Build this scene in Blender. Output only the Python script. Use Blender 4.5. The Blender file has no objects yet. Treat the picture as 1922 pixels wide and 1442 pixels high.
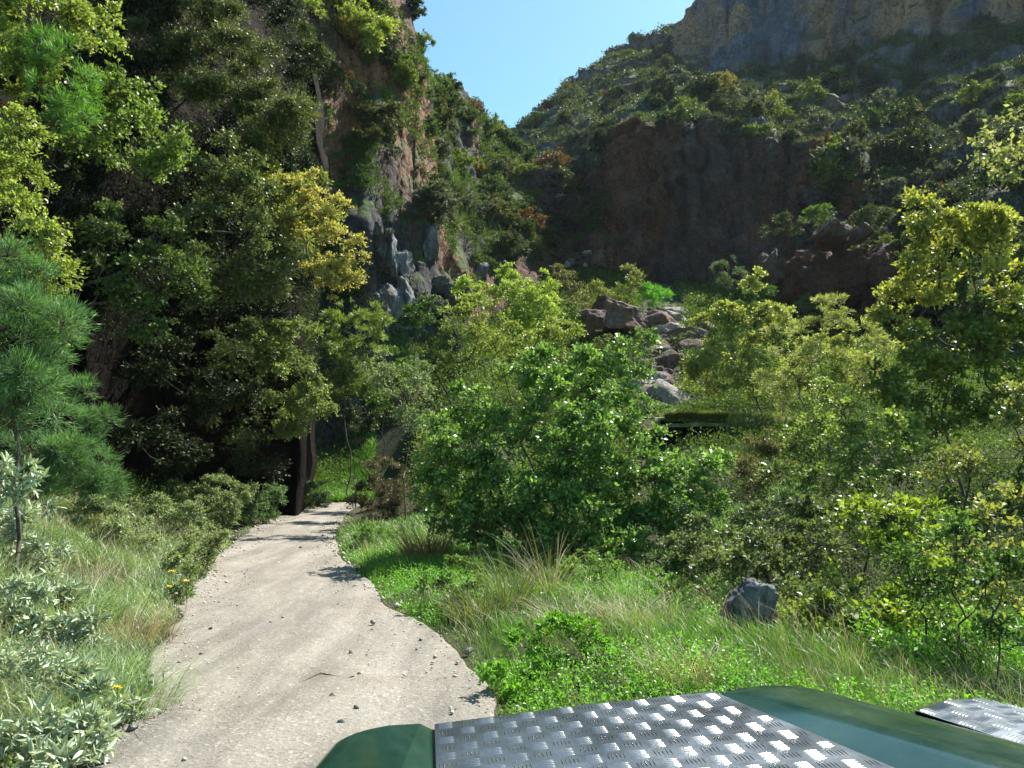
import bpy, bmesh, math, random
import numpy as np
from mathutils import Vector, Matrix
from mathutils.bvhtree import BVHTree

# ------------------------------------------------------------------ camera, sky, sun
SC = bpy.context.scene
COL = SC.collection
F, CX, CY = 1444.0, 961.0, 721.0          # focal length in photo pixels, centre
EYE = 1.8
PITCH = math.atan(150 / F)
cam = bpy.data.cameras.new('camera')
cam.sensor_width = 36
cam.lens = F / 1922 * 36
cam.clip_start = 0.05
cam.clip_end = 2000
camo = bpy.data.objects.new('camera', cam)
COL.objects.link(camo)
camo.location = (0, 0, EYE)
camo.rotation_euler = (math.pi / 2 + PITCH, 0, 0)
SC.camera = camo

SUN_AZ, SUN_EL = math.radians(46), math.radians(50)
world = bpy.data.worlds.new("World")
SC.world = world
world.use_nodes = True
wn = world.node_tree
sky = wn.nodes.new('ShaderNodeTexSky')
sky.sky_type = 'NISHITA'
sky.sun_disc = False
sky.sun_elevation = SUN_EL
sky.sun_rotation = SUN_AZ
sky.altitude = 200
sky.air_density = 1.0
sky.dust_density = 0.6
sky.ozone_density = 0.6
bg = wn.nodes['Background']
bg.inputs['Strength'].default_value = 0.072
tint = wn.nodes.new('ShaderNodeMix')
tint.data_type = 'RGBA'
tint.blend_type = 'MULTIPLY'
tint.inputs[0].default_value = 1
tint.inputs[7].default_value = (.88, 1.24, 1.12, 1)
wn.links.new(sky.outputs[0], tint.inputs[6])
wn.links.new(tint.outputs[2], bg.inputs['Color'])
sun = bpy.data.lights.new('sun', 'SUN')
sun.energy = 5.0
sun.angle = math.radians(0.5)
sun.color = (1.0, 0.95, 0.86)
suno = bpy.data.objects.new('sun', sun)
COL.objects.link(suno)
SDIR = Vector((math.sin(SUN_AZ) * math.cos(SUN_EL), math.cos(SUN_AZ) * math.cos(SUN_EL), math.sin(SUN_EL)))
suno.rotation_euler = (-SDIR).to_track_quat('-Z', 'Y').to_euler()
suno.location = SDIR * 50
SC.view_settings.view_transform = 'Standard'
SC.view_settings.look = 'None'
SC.view_settings.exposure = 1.4
SC.view_settings.gamma = 1
SC.cycles.max_bounces = 6
SC.cycles.diffuse_bounces = 1
SC.cycles.glossy_bounces = 2
SC.cycles.transmission_bounces = 2
SC.cycles.transparent_max_bounces = 4

CT, ST = math.cos(PITCH), math.sin(PITCH)


def P(px, py, d):
    """world point at forward distance d (metres along +Y) seen at photo pixel px,py"""
    a = (px - CX) / F
    b = (CY - py) / F
    fy = CT - b * ST
    fz = ST + b * CT
    return Vector((a / fy * d, d, EYE + fz / fy * d))


def Pn(px, py, d):
    a = (np.asarray(px, float) - CX) / F
    b = (CY - np.asarray(py, float)) / F
    fy = CT - b * ST
    fz = ST + b * CT
    return np.stack([a / fy * d, d + 0 * a, EYE + fz / fy * d], -1)


# ------------------------------------------------------------------ noise
def _h(i, j, k, s):
    with np.errstate(over='ignore'):
        h = (i.astype(np.uint32) * np.uint32(374761393) + j.astype(np.uint32) * np.uint32(668265263)
             + k.astype(np.uint32) * np.uint32(2147483647) + np.uint32(s * 144269 + 7))
        h = (h ^ (h >> np.uint32(13))) * np.uint32(1274126177)
        h = h ^ (h >> np.uint32(16))
        h = h * np.uint32(2246822519)
        h = h ^ (h >> np.uint32(15))
    return h.astype(np.float64) / 4294967295.0 * 2 - 1


def vnoise(p, s=0):
    p = np.asarray(p, float)
    i = np.floor(p).astype(np.int64)
    f = p - i
    f = f * f * f * (f * (f * 6 - 15) + 10)
    r = 0
    for dx in (0, 1):
        for dy in (0, 1):
            for dz in (0, 1):
                w = (f[..., 0] if dx else 1 - f[..., 0]) * (f[..., 1] if dy else 1 - f[..., 1]) * (f[..., 2] if dz else 1 - f[..., 2])
                r = r + w * _h(i[..., 0] + dx, i[..., 1] + dy, i[..., 2] + dz, s)
    return r


def fbm(p, o=4, s=0, ridged=False):
    r = 0
    a = 1.0
    t = 0
    p = np.asarray(p, float)
    for k in range(o):
        n = vnoise(p * (2.03 ** k) + 17.3 * k, s + k)
        if ridged:
            n = 1 - 2 * np.abs(n)
        r = r + a * n
        t += a
        a *= .5
    return r / t


# ------------------------------------------------------------------ object helpers
def link(o):
    COL.objects.link(o)
    return o


def tag(o, label=None, cat=None, group=None, kind=None):
    if label: o['label'] = label
    if cat: o['category'] = cat
    if group: o['group'] = group
    if kind: o['kind'] = kind
    return o


def empty(name, loc, label=None, cat=None, group=None):
    o = bpy.data.objects.new(name, None)
    o.empty_display_size = .2
    o.location = loc
    link(o)
    return tag(o, label, cat, group)


def mesh_np(name, V, Fq, mat=None, attrs=None, smooth=False, parent=None, loc=None):
    """V (n,3), Fq (m,k) int faces"""
    V = np.ascontiguousarray(V, dtype=np.float32)
    Fq = np.ascontiguousarray(Fq, dtype=np.int32)
    me = bpy.data.meshes.new(name)
    n, m, k = len(V), len(Fq), Fq.shape[1]
    me.vertices.add(n)
    me.vertices.foreach_set('co', V.ravel())
    me.loops.add(m * k)
    me.loops.foreach_set('vertex_index', Fq.ravel())
    me.polygons.add(m)
    me.polygons.foreach_set('loop_start', np.arange(0, m * k, k, dtype=np.int32))
    if smooth:
        me.polygons.foreach_set('use_smooth', np.ones(m, dtype=bool))
    for an, (dom, arr) in (attrs or {}).items():
        a = me.attributes.new(an, 'FLOAT', dom)
        a.data.foreach_set('value', np.ascontiguousarray(arr, dtype=np.float32))
    me.update(calc_edges=True)
    if mat is not None:
        me.materials.append(mat)
    o = bpy.data.objects.new(name, me)
    if parent is not None: o.parent = parent
    if loc is not None: o.location = loc
    return link(o)


def grid_faces(nv, nu, closed_u=False):
    i = np.arange(nv - 1)[:, None]
    j = np.arange(nu if closed_u else nu - 1)[None, :]
    j2 = (j + 1) % nu
    a = i * nu + j
    b = i * nu + j2
    return np.stack([a, b, b + nu, a + nu], -1).reshape(-1, 4)


# ------------------------------------------------------------------ materials
def newmat(name):
    m = bpy.data.materials.new(name)
    m.use_nodes = True
    nt = m.node_tree
    return m, nt, nt.nodes['Principled BSDF'], nt.nodes['Material Output']


def nd(nt, typ, **kw):
    n = nt.nodes.new(typ)
    for k, v in kw.items():
        if k.startswith('i_'):
            n.inputs[k[2:].replace('_', ' ')].default_value = v
        else:
            setattr(n, k, v)
    return n


def ramp(nt, fac, stops):
    r = nt.nodes.new('ShaderNodeValToRGB')
    while len(r.color_ramp.elements) < len(stops):
        r.color_ramp.elements.new(.5)
    for e, (p, c) in zip(r.color_ramp.elements, stops):
        e.position = p
        e.color = (c[0], c[1], c[2], 1) if hasattr(c, '__len__') else (c, c, c, 1)
    nt.links.new(fac, r.inputs[0])
    return r.outputs[0]


def mixc(nt, fac, a, b, blend='MIX'):
    m = nt.nodes.new('ShaderNodeMix')
    m.data_type = 'RGBA'
    m.blend_type = blend
    for sock, val in ((m.inputs[0], fac), (m.inputs[6], a), (m.inputs[7], b)):
        if hasattr(val, 'links') or isinstance(val, bpy.types.NodeSocket):
            nt.links.new(val, sock)
        elif hasattr(val, '__len__'):
            sock.default_value = (val[0], val[1], val[2], 1)
        else:
            sock.default_value = val
    return m.outputs[2]


def noise(nt, vec, scale, detail=6, rough=.6, dist=0.0):
    n = nt.nodes.new('ShaderNodeTexNoise')
    n.inputs['Scale'].default_value = scale
    n.inputs['Detail'].default_value = detail
    n.inputs['Roughness'].default_value = rough
    n.inputs['Distortion'].default_value = dist
    nt.links.new(vec, n.inputs['Vector'])
    return n.outputs['Fac']


def objvec(nt, scale=(1, 1, 1)):
    t = nt.nodes.new('ShaderNodeTexCoord')
    mp = nt.nodes.new('ShaderNodeMapping')
    mp.inputs['Scale'].default_value = scale
    nt.links.new(t.outputs['Object'], mp.inputs[0])
    return mp.outputs[0]


def bump(nt, h, strength, dist, bsdf, prev=None):
    b = nt.nodes.new('ShaderNodeBump')
    b.inputs['Strength'].default_value = strength
    b.inputs['Distance'].default_value = dist
    nt.links.new(h, b.inputs['Height'])
    if prev is not None:
        nt.links.new(prev, b.inputs['Normal'])
    if bsdf is not None:
        nt.links.new(b.outputs[0], bsdf.inputs['Normal'])
    return b.outputs[0]


_leaf = {}


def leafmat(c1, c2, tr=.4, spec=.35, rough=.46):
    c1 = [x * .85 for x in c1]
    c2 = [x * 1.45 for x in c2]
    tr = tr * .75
    key = (tuple(c1), tuple(c2), tr, spec, rough)
    if key in _leaf: return _leaf[key]
    m, nt, b, out = newmat('leaf_surface')
    at = nd(nt, 'ShaderNodeAttribute', attribute_name='v')
    c = mixc(nt, at.outputs['Fac'], c1, c2)
    nt.links.new(c, b.inputs['Base Color'])
    b.inputs['Roughness'].default_value = rough
    b.inputs['Specular IOR Level'].default_value = spec * .8
    tl = nt.nodes.new('ShaderNodeBsdfTranslucent')
    tc = mixc(nt, 1.0, c, (1.85, 1.9, .85), 'MULTIPLY')
    nt.links.new(tc, tl.inputs['Color'])
    ms = nt.nodes.new('ShaderNodeMixShader')
    ms.inputs[0].default_value = tr
    nt.links.new(b.outputs[0], ms.inputs[1])
    nt.links.new(tl.outputs[0], ms.inputs[2])
    nt.links.new(ms.outputs[0], out.inputs['Surface'])
    _leaf[key] = m
    return m


def mat_bark(c):
    m, nt, b, out = newmat('bark')
    v = objvec(nt, (1, 1, .3))
    n = noise(nt, v, 14)
    nt.links.new(ramp(nt, n, [(.3, [x * .5 for x in c]), (.75, [x * 1.4 for x in c])]), b.inputs['Base Color'])
    b.inputs['Roughness'].default_value = .9
    bump(nt, n, .6, .02, b)
    return m


BARK = mat_bark((.075, .06, .045))
BARK_PALE = mat_bark((.16, .14, .115))


def mat_rock(name, greys, stain, stain_amt, veg=None, scale=1.0, vegcut=.55, spec=.25, dark=None):
    """layered rock; veg = pair of colours for grass and earth on gentle faces"""
    m, nt, b, out = newmat(name)
    v = objvec(nt)
    vs = objvec(nt, (1, 1, .22))
    n1 = noise(nt, v, .35 * scale, 8, .62, .3)
    n2 = noise(nt, vs, 1.3 * scale, 8, .68)
    n3 = noise(nt, v, 5.0 * scale, 7, .72)
    c = ramp(nt, n2, [(.3, greys[0]), (.5, greys[1]), (.72, greys[2])])
    nst = noise(nt, vs, .22 * scale, 5, .6, .8)
    fac = ramp(nt, nst, [(.5 - stain_amt * .3, 0.0), (.64 - stain_amt * .2, 1.0)])
    c = mixc(nt, fac, c, mixc(nt, n3, [x * .55 for x in stain], [x * 1.3 for x in stain]))
    sp = ramp(nt, n3, [(.32, .35), (.5, 1.0), (.7, 1.35)])
    c = mixc(nt, 1.0, c, sp, 'MULTIPLY')
    vor = nt.nodes.new('ShaderNodeTexVoronoi')
    vor.feature = 'DISTANCE_TO_EDGE'
    vor.inputs['Scale'].default_value = .9 * scale
    wv = nt.nodes.new('ShaderNodeVectorMath')
    wv.operation = 'ADD'
    nt.links.new(v, wv.inputs[0])
    nn = nt.nodes.new('ShaderNodeTexNoise')
    nn.inputs['Scale'].default_value = 1.2 * scale
    nn.inputs['Detail'].default_value = 4
    nt.links.new(v, nn.inputs['Vector'])
    nt.links.new(nn.outputs['Color'], wv.inputs[1])
    nt.links.new(wv.outputs[0], vor.inputs['Vector'])
    crack = ramp(nt, vor.outputs['Distance'], [(0.0, .35), (.05, 1.0)])
    c = mixc(nt, .6, c, crack, 'MULTIPLY')
    if veg:
        g = nt.nodes.new('ShaderNodeNewGeometry')
        sx = nt.nodes.new('ShaderNodeSeparateXYZ')
        nt.links.new(g.outputs['Normal'], sx.inputs[0])
        ad = nt.nodes.new('ShaderNodeMath')
        ad.operation = 'MULTIPLY_ADD'
        nt.links.new(n1, ad.inputs[0])
        ad.inputs[1].default_value = .7
        nt.links.new(sx.outputs['Z'], ad.inputs[2])
        vf = ramp(nt, ad.outputs[0], [(vegcut + .3, 0.0), (vegcut + .42, 1.0)])
        n4 = noise(nt, v, 1.1 * scale, 6, .7)
        vc = ramp(nt, n4, [(.36, veg[1]), (.5, veg[0]), (.68, [x * 1.25 for x in veg[0]])])
        c = mixc(nt, vf, c, vc)
    nt.links.new(c, b.inputs['Base Color'])
    b.inputs['Roughness'].default_value = .88
    b.inputs['Specular IOR Level'].default_value = spec
    p = bump(nt, n2, .9, .5 / scale, None)
    p = bump(nt, n3, .8, .12 / scale, None, p)
    p = bump(nt, crack, .5, .1 / scale, b, p)
    return m


GREEN, EARTH = (.05, .085, .02), (.09, .07, .045)
ROCK_RIGHT = mat_rock('hill_rock', [(.05, .058, .075), (.11, .12, .14), (.21, .22, .235)], (.17, .11, .06), .1, ((.028, .045, .016), (.07, .06, .042)), .3, .42)
ROCK_CLIFF = mat_rock('cliff_rock', [(.03, .042, .07), (.075, .098, .145), (.19, .215, .26)], (.33, .20, .11), .3, ((.04, .065, .022), (.07, .06, .042)), .3, .62)  # grey limestone with ochre stains; extra blue paints in distant haze and shade
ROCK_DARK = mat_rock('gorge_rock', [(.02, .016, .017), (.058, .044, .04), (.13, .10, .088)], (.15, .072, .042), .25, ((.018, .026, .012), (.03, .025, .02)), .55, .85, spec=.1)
ROCK_LEFT = mat_rock('left_hill_rock', [(.02, .021, .025), (.045, .046, .053), (.10, .10, .108)], (.24, .115, .055), .12, (GREEN, (.07, .055, .035)), .5, .38)  # greys darkened so the colour itself carries the cliff's shade
ROCK_NEAR = mat_rock('near_cliff_rock', [(.01, .009, .008), (.013, .011, .009), (.022, .018, .015)], (.022, .014, .01), .1, ((.018, .026, .009), (.02, .016, .012)), 1.2, .75, spec=.05)  # darker than real rock: the hollow's deep shade is painted into the colour
ROCK_GREY = mat_rock('grey_rock', [(.06, .064, .072), (.16, .168, .18), (.34, .345, .355)], (.16, .11, .07), -.1, None, 2.2)
ROCK_BROWN = mat_rock('brown_rock', [(.05, .04, .035), (.12, .1, .09), (.22, .2, .18)], (.16, .09, .06), .35, None, 2.0)
ROCK_PALE = mat_rock('pale_rock', [(.14, .125, .115), (.3, .275, .25), (.46, .44, .41)], (.3, .24, .19), .2, None, 2.4)
ROCK_RED = mat_rock('red_rock', [(.06, .025, .014), (.28, .12, .06), (.5, .28, .16)], (.42, .18, .09), .4, None, 3.0)
ROCK_RUST = mat_rock('rust_rock', [(.025, .014, .011), (.06, .03, .022), (.10, .055, .04)], (.12, .055, .032), .3, None, .9)


def mat_ground():
    m, nt, b, out = newmat('ground_soil')
    v = objvec(nt)
    n1 = noise(nt, v, .8, 8, .65)
    n2 = noise(nt, v, 9, 8, .7)
    c = ramp(nt, n1, [(.35, (.05, .04, .025)), (.52, (.035, .05, .015)), (.7, (.06, .08, .022))])
    c = mixc(nt, .6, c, ramp(nt, n2, [(.3, (.02, .018, .012)), (.6, (.09, .08, .05)), (.75, (.16, .14, .09))]))
    nt.links.new(c, b.inputs['Base Color'])
    b.inputs['Roughness'].default_value = .95
    b.inputs['Specular IOR Level'].default_value = .15
    bump(nt, n2, .9, .08, b)
    return m


def mat_road():
    m, nt, b, out = newmat('gravel')
    v = objvec(nt)
    n1 = noise(nt, v, .7, 6, .6, .4)
    n2 = noise(nt, v, 26, 8, .75)
    n3 = noise(nt, v, 90, 4, .8)
    c = ramp(nt, n1, [(.3, (.20, .178, .148)), (.5, (.25, .226, .192)), (.72, (.21, .197, .176))])
    c = mixc(nt, 1.0, c, ramp(nt, n2, [(.28, .7), (.46, .96), (.62, 1.04), (.76, 1.2)]), 'MULTIPLY')
    vo = nt.nodes.new('ShaderNodeTexVoronoi')
    vo.inputs['Scale'].default_value = 42
    nt.links.new(v, vo.inputs['Vector'])
    sx = nt.nodes.new('ShaderNodeSeparateColor')
    nt.links.new(vo.outputs['Color'], sx.inputs[0])
    c = mixc(nt, .8, c, ramp(nt, sx.outputs[0], [(0, .72), (.12, .95), (.8, 1.0), (.93, 1.25), (1, 1.6)]), 'MULTIPLY')
    n5 = noise(nt, v, 2.6, 7, .7, 1.0)
    c = mixc(nt, ramp(nt, n5, [(.55, 0.0), (.68, .6)]), c, (.15, .13, .11))
    mv = objvec(nt, (1, .12, 1))
    n6 = noise(nt, mv, 2.2, 5, .6, .3)
    c = mixc(nt, 1.0, c, ramp(nt, n6, [(.35, .7), (.6, 1.08)]), 'MULTIPLY')
    # worn soil and dead leaves along the edges
    at = nd(nt, 'ShaderNodeAttribute', attribute_name='edge')
    ad = nt.nodes.new('ShaderNodeMath')
    ad.operation = 'MULTIPLY_ADD'
    nt.links.new(n2, ad.inputs[0])
    ad.inputs[1].default_value = 1.1
    nt.links.new(at.outputs['Fac'], ad.inputs[2])
    c = mixc(nt, ramp(nt, ad.outputs[0], [(1.15, 0.0), (1.5, .9)]), c, ramp(nt, n3, [(.3, (.06, .045, .03)), (.7, (.22, .17, .11))]))
    nt.links.new(c, b.inputs['Base Color'])
    b.inputs['Roughness'].default_value = .9
    b.inputs['Specular IOR Level'].default_value = .3
    p = bump(nt, n2, .8, .02, None)
    bump(nt, vo.outputs['Distance'], .45, .008, b, p)
    return m


# ------------------------------------------------------------------ terrain
RY = [-12, 0, 4.9, 6, 8.4, 11.9, 15.4, 22.8, 30, 40, 50]
RL = [-1.0, -1.9, -2.5, -2.8, -3.6, -4.7, -5.8, -7.4, -8.2, -8.7, -8.2]
RY2 = [-12, 0, 5.66, 8.15, 9.66, 11.3, 15.4, 20.1, 29, 40, 50]
RR = [1.9, .95, -.08, -.74, -1.48, -2.0, -3.4, -4.6, -6.2, -7.2, -6.2]


def road_l(y): return np.interp(y, RY, RL)
def road_r(y): return np.interp(y, RY2, RR)


def sstep(x): 
    x = np.clip(x, 0, 1)
    return x * x * (3 - 2 * x)


VD = [24, 32, 42, 56, 72, 95]
VP = {
    -600: (800, 760, 700, 640, 560, 450),
    300: (950, 880, 800, 700, 600, 480),
    560: (979, 952, 915, 800, 680, 540),
    640: (979, 952, 915, 800, 690, 540),
    750: (965, 910, 840, 740, 640, 530),
    900: (935, 850, 740, 640, 570, 500),
    1050: (930, 840, 740, 645, 560, 487),
    1200: (920, 830, 740, 620, 550, 490),
    1300: (900, 815, 740, 640, 565, 500),
    1450: (880, 800, 745, 660, 580, 520),
    1700: (870, 790, 720, 640, 570, 510),
    1922: (860, 770, 690, 610, 550, 490),
    2800: (800, 700, 600, 520, 470, 420)}
_vk = sorted(VP)
_vt = np.array([VP[k] for k in _vk], float)


def gz(x, y):
    x = np.asarray(x, float)
    y = np.asarray(y, float)
    dl = road_l(y) - x
    dr = x - road_r(y)
    g = np.interp(y, [0, 8, 14, 24], [6.3, 6.0, 3.4, 2.0])
    zl = .36 * np.clip(dl - .1, 0, 7) + .0
    zr = .10 * sstep(dr / 1.2) - .34 * np.clip(dr - g, 0, 6)
    z = np.where(dl > 0, zl, np.where(dr > 0, zr, 0))
    # valley
    yy = np.maximum(y, 20)
    px = CX + x / yy * F * .985
    lv = np.stack([np.interp(px, _vk, _vt[:, k]) for k in range(6)], -1)
    ld = np.log(np.array(VD))
    q = np.clip((np.log(yy) - ld[0]), -.3, 3)
    zz = np.zeros_like(px + yy)
    zv = EYE + np.stack([(ST + (CY - lv[..., k]) / F * CT) / (CT - (CY - lv[..., k]) / F * ST) * VD[k] for k in range(6)], -1)
    out = zv[..., 0] + 0 * zz
    for k in range(5):
        t = np.clip((yy - VD[k]) / (VD[k + 1] - VD[k]), 0, 1)
        out = np.where(yy >= VD[k], zv[..., k] * (1 - t) + zv[..., k + 1] * t, out)
    out = np.where(yy > VD[5], zv[..., 5] + (yy - VD[5]) * .35, out)
    w = sstep((y - 18) / 7.0)
    z = z * (1 - w) + out * w
    # road corridor
    off = np.maximum(np.maximum(dl, dr), 0)
    wr = (1 - sstep(off / 2.5)) * (1 - sstep((y - 40) / 6))
    z = z * (1 - wr)
    p = np.stack(np.broadcast_arrays(x, y, 0 * x), -1)
    nz = fbm(p * .55, 4, 3)
    z = z + nz * .16 * sstep(off / 1.0) * (1 + np.clip(y - 24, 0, 40) * .05)
    return z


BVHS = {}


def add_bvh(name, V, Fq):
    BVHS[name] = BVHTree.FromPolygons([tuple(v) for v in V], [tuple(int(i) for i in f) for f in Fq])


xs = np.concatenate([np.linspace(-60, -14, 60, endpoint=False), np.linspace(-14, 14, 190, endpoint=False), np.linspace(14, 75, 120)])
ys = np.concatenate([np.linspace(-14, 28, 240, endpoint=False), np.linspace(28, 105, 170)])
XX, YY = np.meshgrid(xs, ys)
GV = np.stack([XX, YY, gz(XX, YY)], -1).reshape(-1, 3)
GF = grid_faces(len(ys), len(xs))
ground = mesh_np('ground', GV, GF, mat_ground(), smooth=True)
tag(ground, kind='structure')
add_bvh('ground', GV, GF)
# road surface
ny, nx = 700, 70
yv = np.linspace(-10, 46, ny)
L = road_l(yv)
R = road_r(yv)
L = L - .12 + .16 * fbm(np.stack([yv * 1.3, 0 * yv, 0 * yv], -1), 4, 5) + .05
R = R + .05 + .11 * fbm(np.stack([yv * 1.1, 0 * yv + 9, 0 * yv], -1), 4, 6)
u = np.linspace(0, 1, nx)
RX = L[:, None] * (1 - u) + R[:, None] * u
RYY = np.repeat(yv[:, None], nx, 1)
edge = np.abs(u * 2 - 1)[None, :] ** 6 + 0 * RX
pp = np.stack([RX, RYY, 0 * RX], -1)
RZ = .03 + .015 * (1 - (u * 2 - 1) ** 2)[None] + .022 * fbm(pp * 1.4, 4, 8) + .008 * fbm(pp * 8, 3, 9) \
    - .018 * (np.exp(-((u - .24) / .09) ** 2) + np.exp(-((u - .76) / .09) ** 2))[None]
RZ[:, 0] -= .08
RZ[:, -1] -= .08
road = mesh_np('road', np.stack([RX, RYY, RZ], -1).reshape(-1, 3), grid_faces(ny, nx), mat_road(), {'edge': ('POINT', edge.ravel())}, True)
tag(road, kind='structure')


def sheet(name, cols, nu, rows, amp, seed, mats, matfn, back=(0, 35, -14), zs=.45, ledge=.0, jit=0, rug=None):
    pk = sorted(cols)
    A = np.array([[c for c in cols[k]] for k in pk], float)       # (ncol, nlev, 2)
    nl = A.shape[1]
    # denser sampling in view
    pu = np.linspace(pk[0], pk[-1], nu)
    G = np.zeros((nl, nu, 3))
    for l in range(nl):
        py = np.interp(pu, pk, A[:, l, 0])
        dd = np.interp(pu, pk, A[:, l, 1])
        if jit:
            fr_ = fbm(np.stack([pu / 55, 0 * pu + l * 3.1, 0 * pu], -1), 4, seed + 50 + l)
            fade = 1 if 0 < l < nl - 1 else .25
            py = py + fr_ * jit * fade
            dd = dd * (1 + .05 * fbm(np.stack([pu / 40, 0 * pu + l * 1.3, 0 * pu], -1), 4, seed + 70) * fade)
        G[l] = Pn(pu, py, dd)
    last = G[-1] + np.array(back)
    first = G[0] + np.array((0, -4, -10.0)) * (G[0][:, 1:2] / 80)
    G = np.concatenate([first[None], G, last[None]], 0)
    rr = [4] + list(rows) + [8]
    out = []
    lev = []
    for l in range(nl + 1):
        t = np.linspace(0, 1, rr[l], endpoint=(l == nl))[:, None, None]
        out.append(G[l][None] * (1 - t) + G[l + 1][None] * t)
        lev.append(l - 1 + t[:, 0, 0])
    V = np.concatenate(out, 0)
    lev = np.concatenate(lev)
    # smooth creases a little across rows
    V[1:-1] = (V[:-2] + 2 * V[1:-1] + V[2:]) / 4
    du = np.gradient(V, axis=1)
    dv = np.gradient(V, axis=0)
    N = np.cross(du, dv)
    N /= np.linalg.norm(N, axis=-1, keepdims=True) + 1e-9
    N *= np.sign(-N[..., 1:2] + .5 * N[..., 2:3] + 1e-6)
    D = V[..., 1:2] / 80
    q = V * np.array([1, 1, zs])
    big = fbm(q / (9 * max(.25, amp)), 5, seed, True)[..., None] * 1.0
    mid = fbm(V / 2.2, 4, seed + 7)[..., None]
    if rug is not None:
        L2 = lev[:, None, None] * np.ones_like(D)
        mk = (L2 > 0) & (L2 < 1)
        big = np.where(mk, big * rug + .5 * fbm(q / 2.6, 3, seed + 31, True)[..., None], big)
    strat = np.sin(V[..., 2:3] * .9 + 3 * fbm(V / 11, 3, seed + 3)[..., None]) * ledge
    jag = fbm(q / 1.1, 3, seed + 21, True)[..., None] * .28
    V = V + N * (big * 2.2 + mid * .7 + strat + jag) * amp * np.clip(D, .15, 1.6) 
    nr = V.shape[0]
    Fq = grid_faces(nr, nu)
    VV = V.reshape(-1, 3)
    o = mesh_np(name, VV, Fq, None, smooth=True)
    for mm in mats: o.data.materials.append(mm)
    fl = np.repeat(((lev[:-1] + lev[1:]) / 2)[:, None], nu - 1, 1).ravel()
    fp = np.repeat(((pu[:-1] + pu[1:]) / 2)[None], nr - 1, 0).ravel()
    fc = VV[Fq].mean(1)
    o.data.polygons.foreach_set('material_index', matfn(fl, fp, fc).astype(np.int32))
    tag(o, kind='structure')
    add_bvh(name, VV, Fq)
    return dict(V=V, N=N, lev=lev, pu=pu, fc=fc, fl=fl, fp=fp, F=Fq, VV=VV, o=o)


RH = {
    860: [(540, 104), (470, 112), (400, 126), (350, 150), (330, 170)],
    900: [(520, 100), (440, 106), (380, 120), (330, 145), (300, 165)],
    960: [(500, 96), (410, 103), (350, 118), (300, 145), (268, 165)],
    1000: [(495, 94), (360, 97), (320, 112), (275, 145), (240, 168)],
    1060: [(490, 91), (350, 97), (290, 110), (230, 150), (182, 178)],
    1090: [(492, 86), (400, 104), (290, 110), (220, 152), (158, 180)],
    1150: [(505, 84), (360, 102), (255, 108), (180, 156), (118, 187)],
    1190: [(520, 82), (262, 90), (235, 106), (160, 160), (96, 190)],
    1265: [(540, 80), (245, 88), (220, 108), (135, 165), (64, 195)],
    1312: [(546, 79), (245, 87), (212, 108), (158, 165), (0, 187)],
    1350: [(548, 78), (248, 86), (208, 109), (165, 163), (-60, 180)],
    1400: [(550, 77), (250, 86), (205, 110), (155, 160), (-90, 178)],
    1580: [(560, 75), (288, 82), (215, 105), (120, 150), (-200, 170)],
    1640: [(570, 68), (380, 76), (250, 98), (100, 142), (-230, 165)],
    1700: [(580, 62), (420, 70), (260, 95), (85, 135), (-250, 160)],
    1800: [(600, 52), (430, 62), (250, 88), (70, 128), (-280, 155)],
    1922: [(620, 46), (420, 56), (230, 80), (70, 115), (-300, 145)],
    2300: [(650, 38), (420, 46), (200, 66), (60, 95), (-350, 125)],
    2700: [(680, 32), (420, 38), (180, 55), (50, 80), (-350, 110)]}


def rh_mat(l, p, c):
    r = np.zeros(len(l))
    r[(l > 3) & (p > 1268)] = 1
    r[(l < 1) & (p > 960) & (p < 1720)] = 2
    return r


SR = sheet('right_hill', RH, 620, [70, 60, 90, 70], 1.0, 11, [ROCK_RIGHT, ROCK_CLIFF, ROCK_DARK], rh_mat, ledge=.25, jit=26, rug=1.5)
LH = {
    380: [(910, 44), (520, 48), (150, 56), (-320, 70)],
    560: [(870, 47), (500, 49), (200, 52), (-260, 58)],
    640: [(830, 49), (480, 51), (250, 54), (-160, 60)],
    700: [(790, 49), (400, 52), (200, 56), (-90, 61)],
    752: [(730, 49), (420, 54), (200, 59), (-5, 64)],
    782: [(690, 50), (430, 56), (210, 62), (80, 66)],
    800: [(670, 51), (435, 58), (230, 66), (150, 72)],
    850: [(640, 53), (450, 62), (300, 77), (158, 92)],
    882: [(610, 56), (460, 66), (330, 82), (186, 96)],
    897: [(595, 59), (470, 68), (350, 84), (238, 98)],
    955: [(560, 67), (476, 76), (380, 90), (272, 104)],
    1000: [(520, 75), (482, 82), (400, 92), (325, 102)],
    1012: [(510, 79), (485, 84), (440, 90), (400, 96)],
    1030: [(508, 82), (500, 86), (495, 90), (490, 94)]}


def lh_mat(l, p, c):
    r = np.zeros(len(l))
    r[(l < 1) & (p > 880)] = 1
    return r


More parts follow.
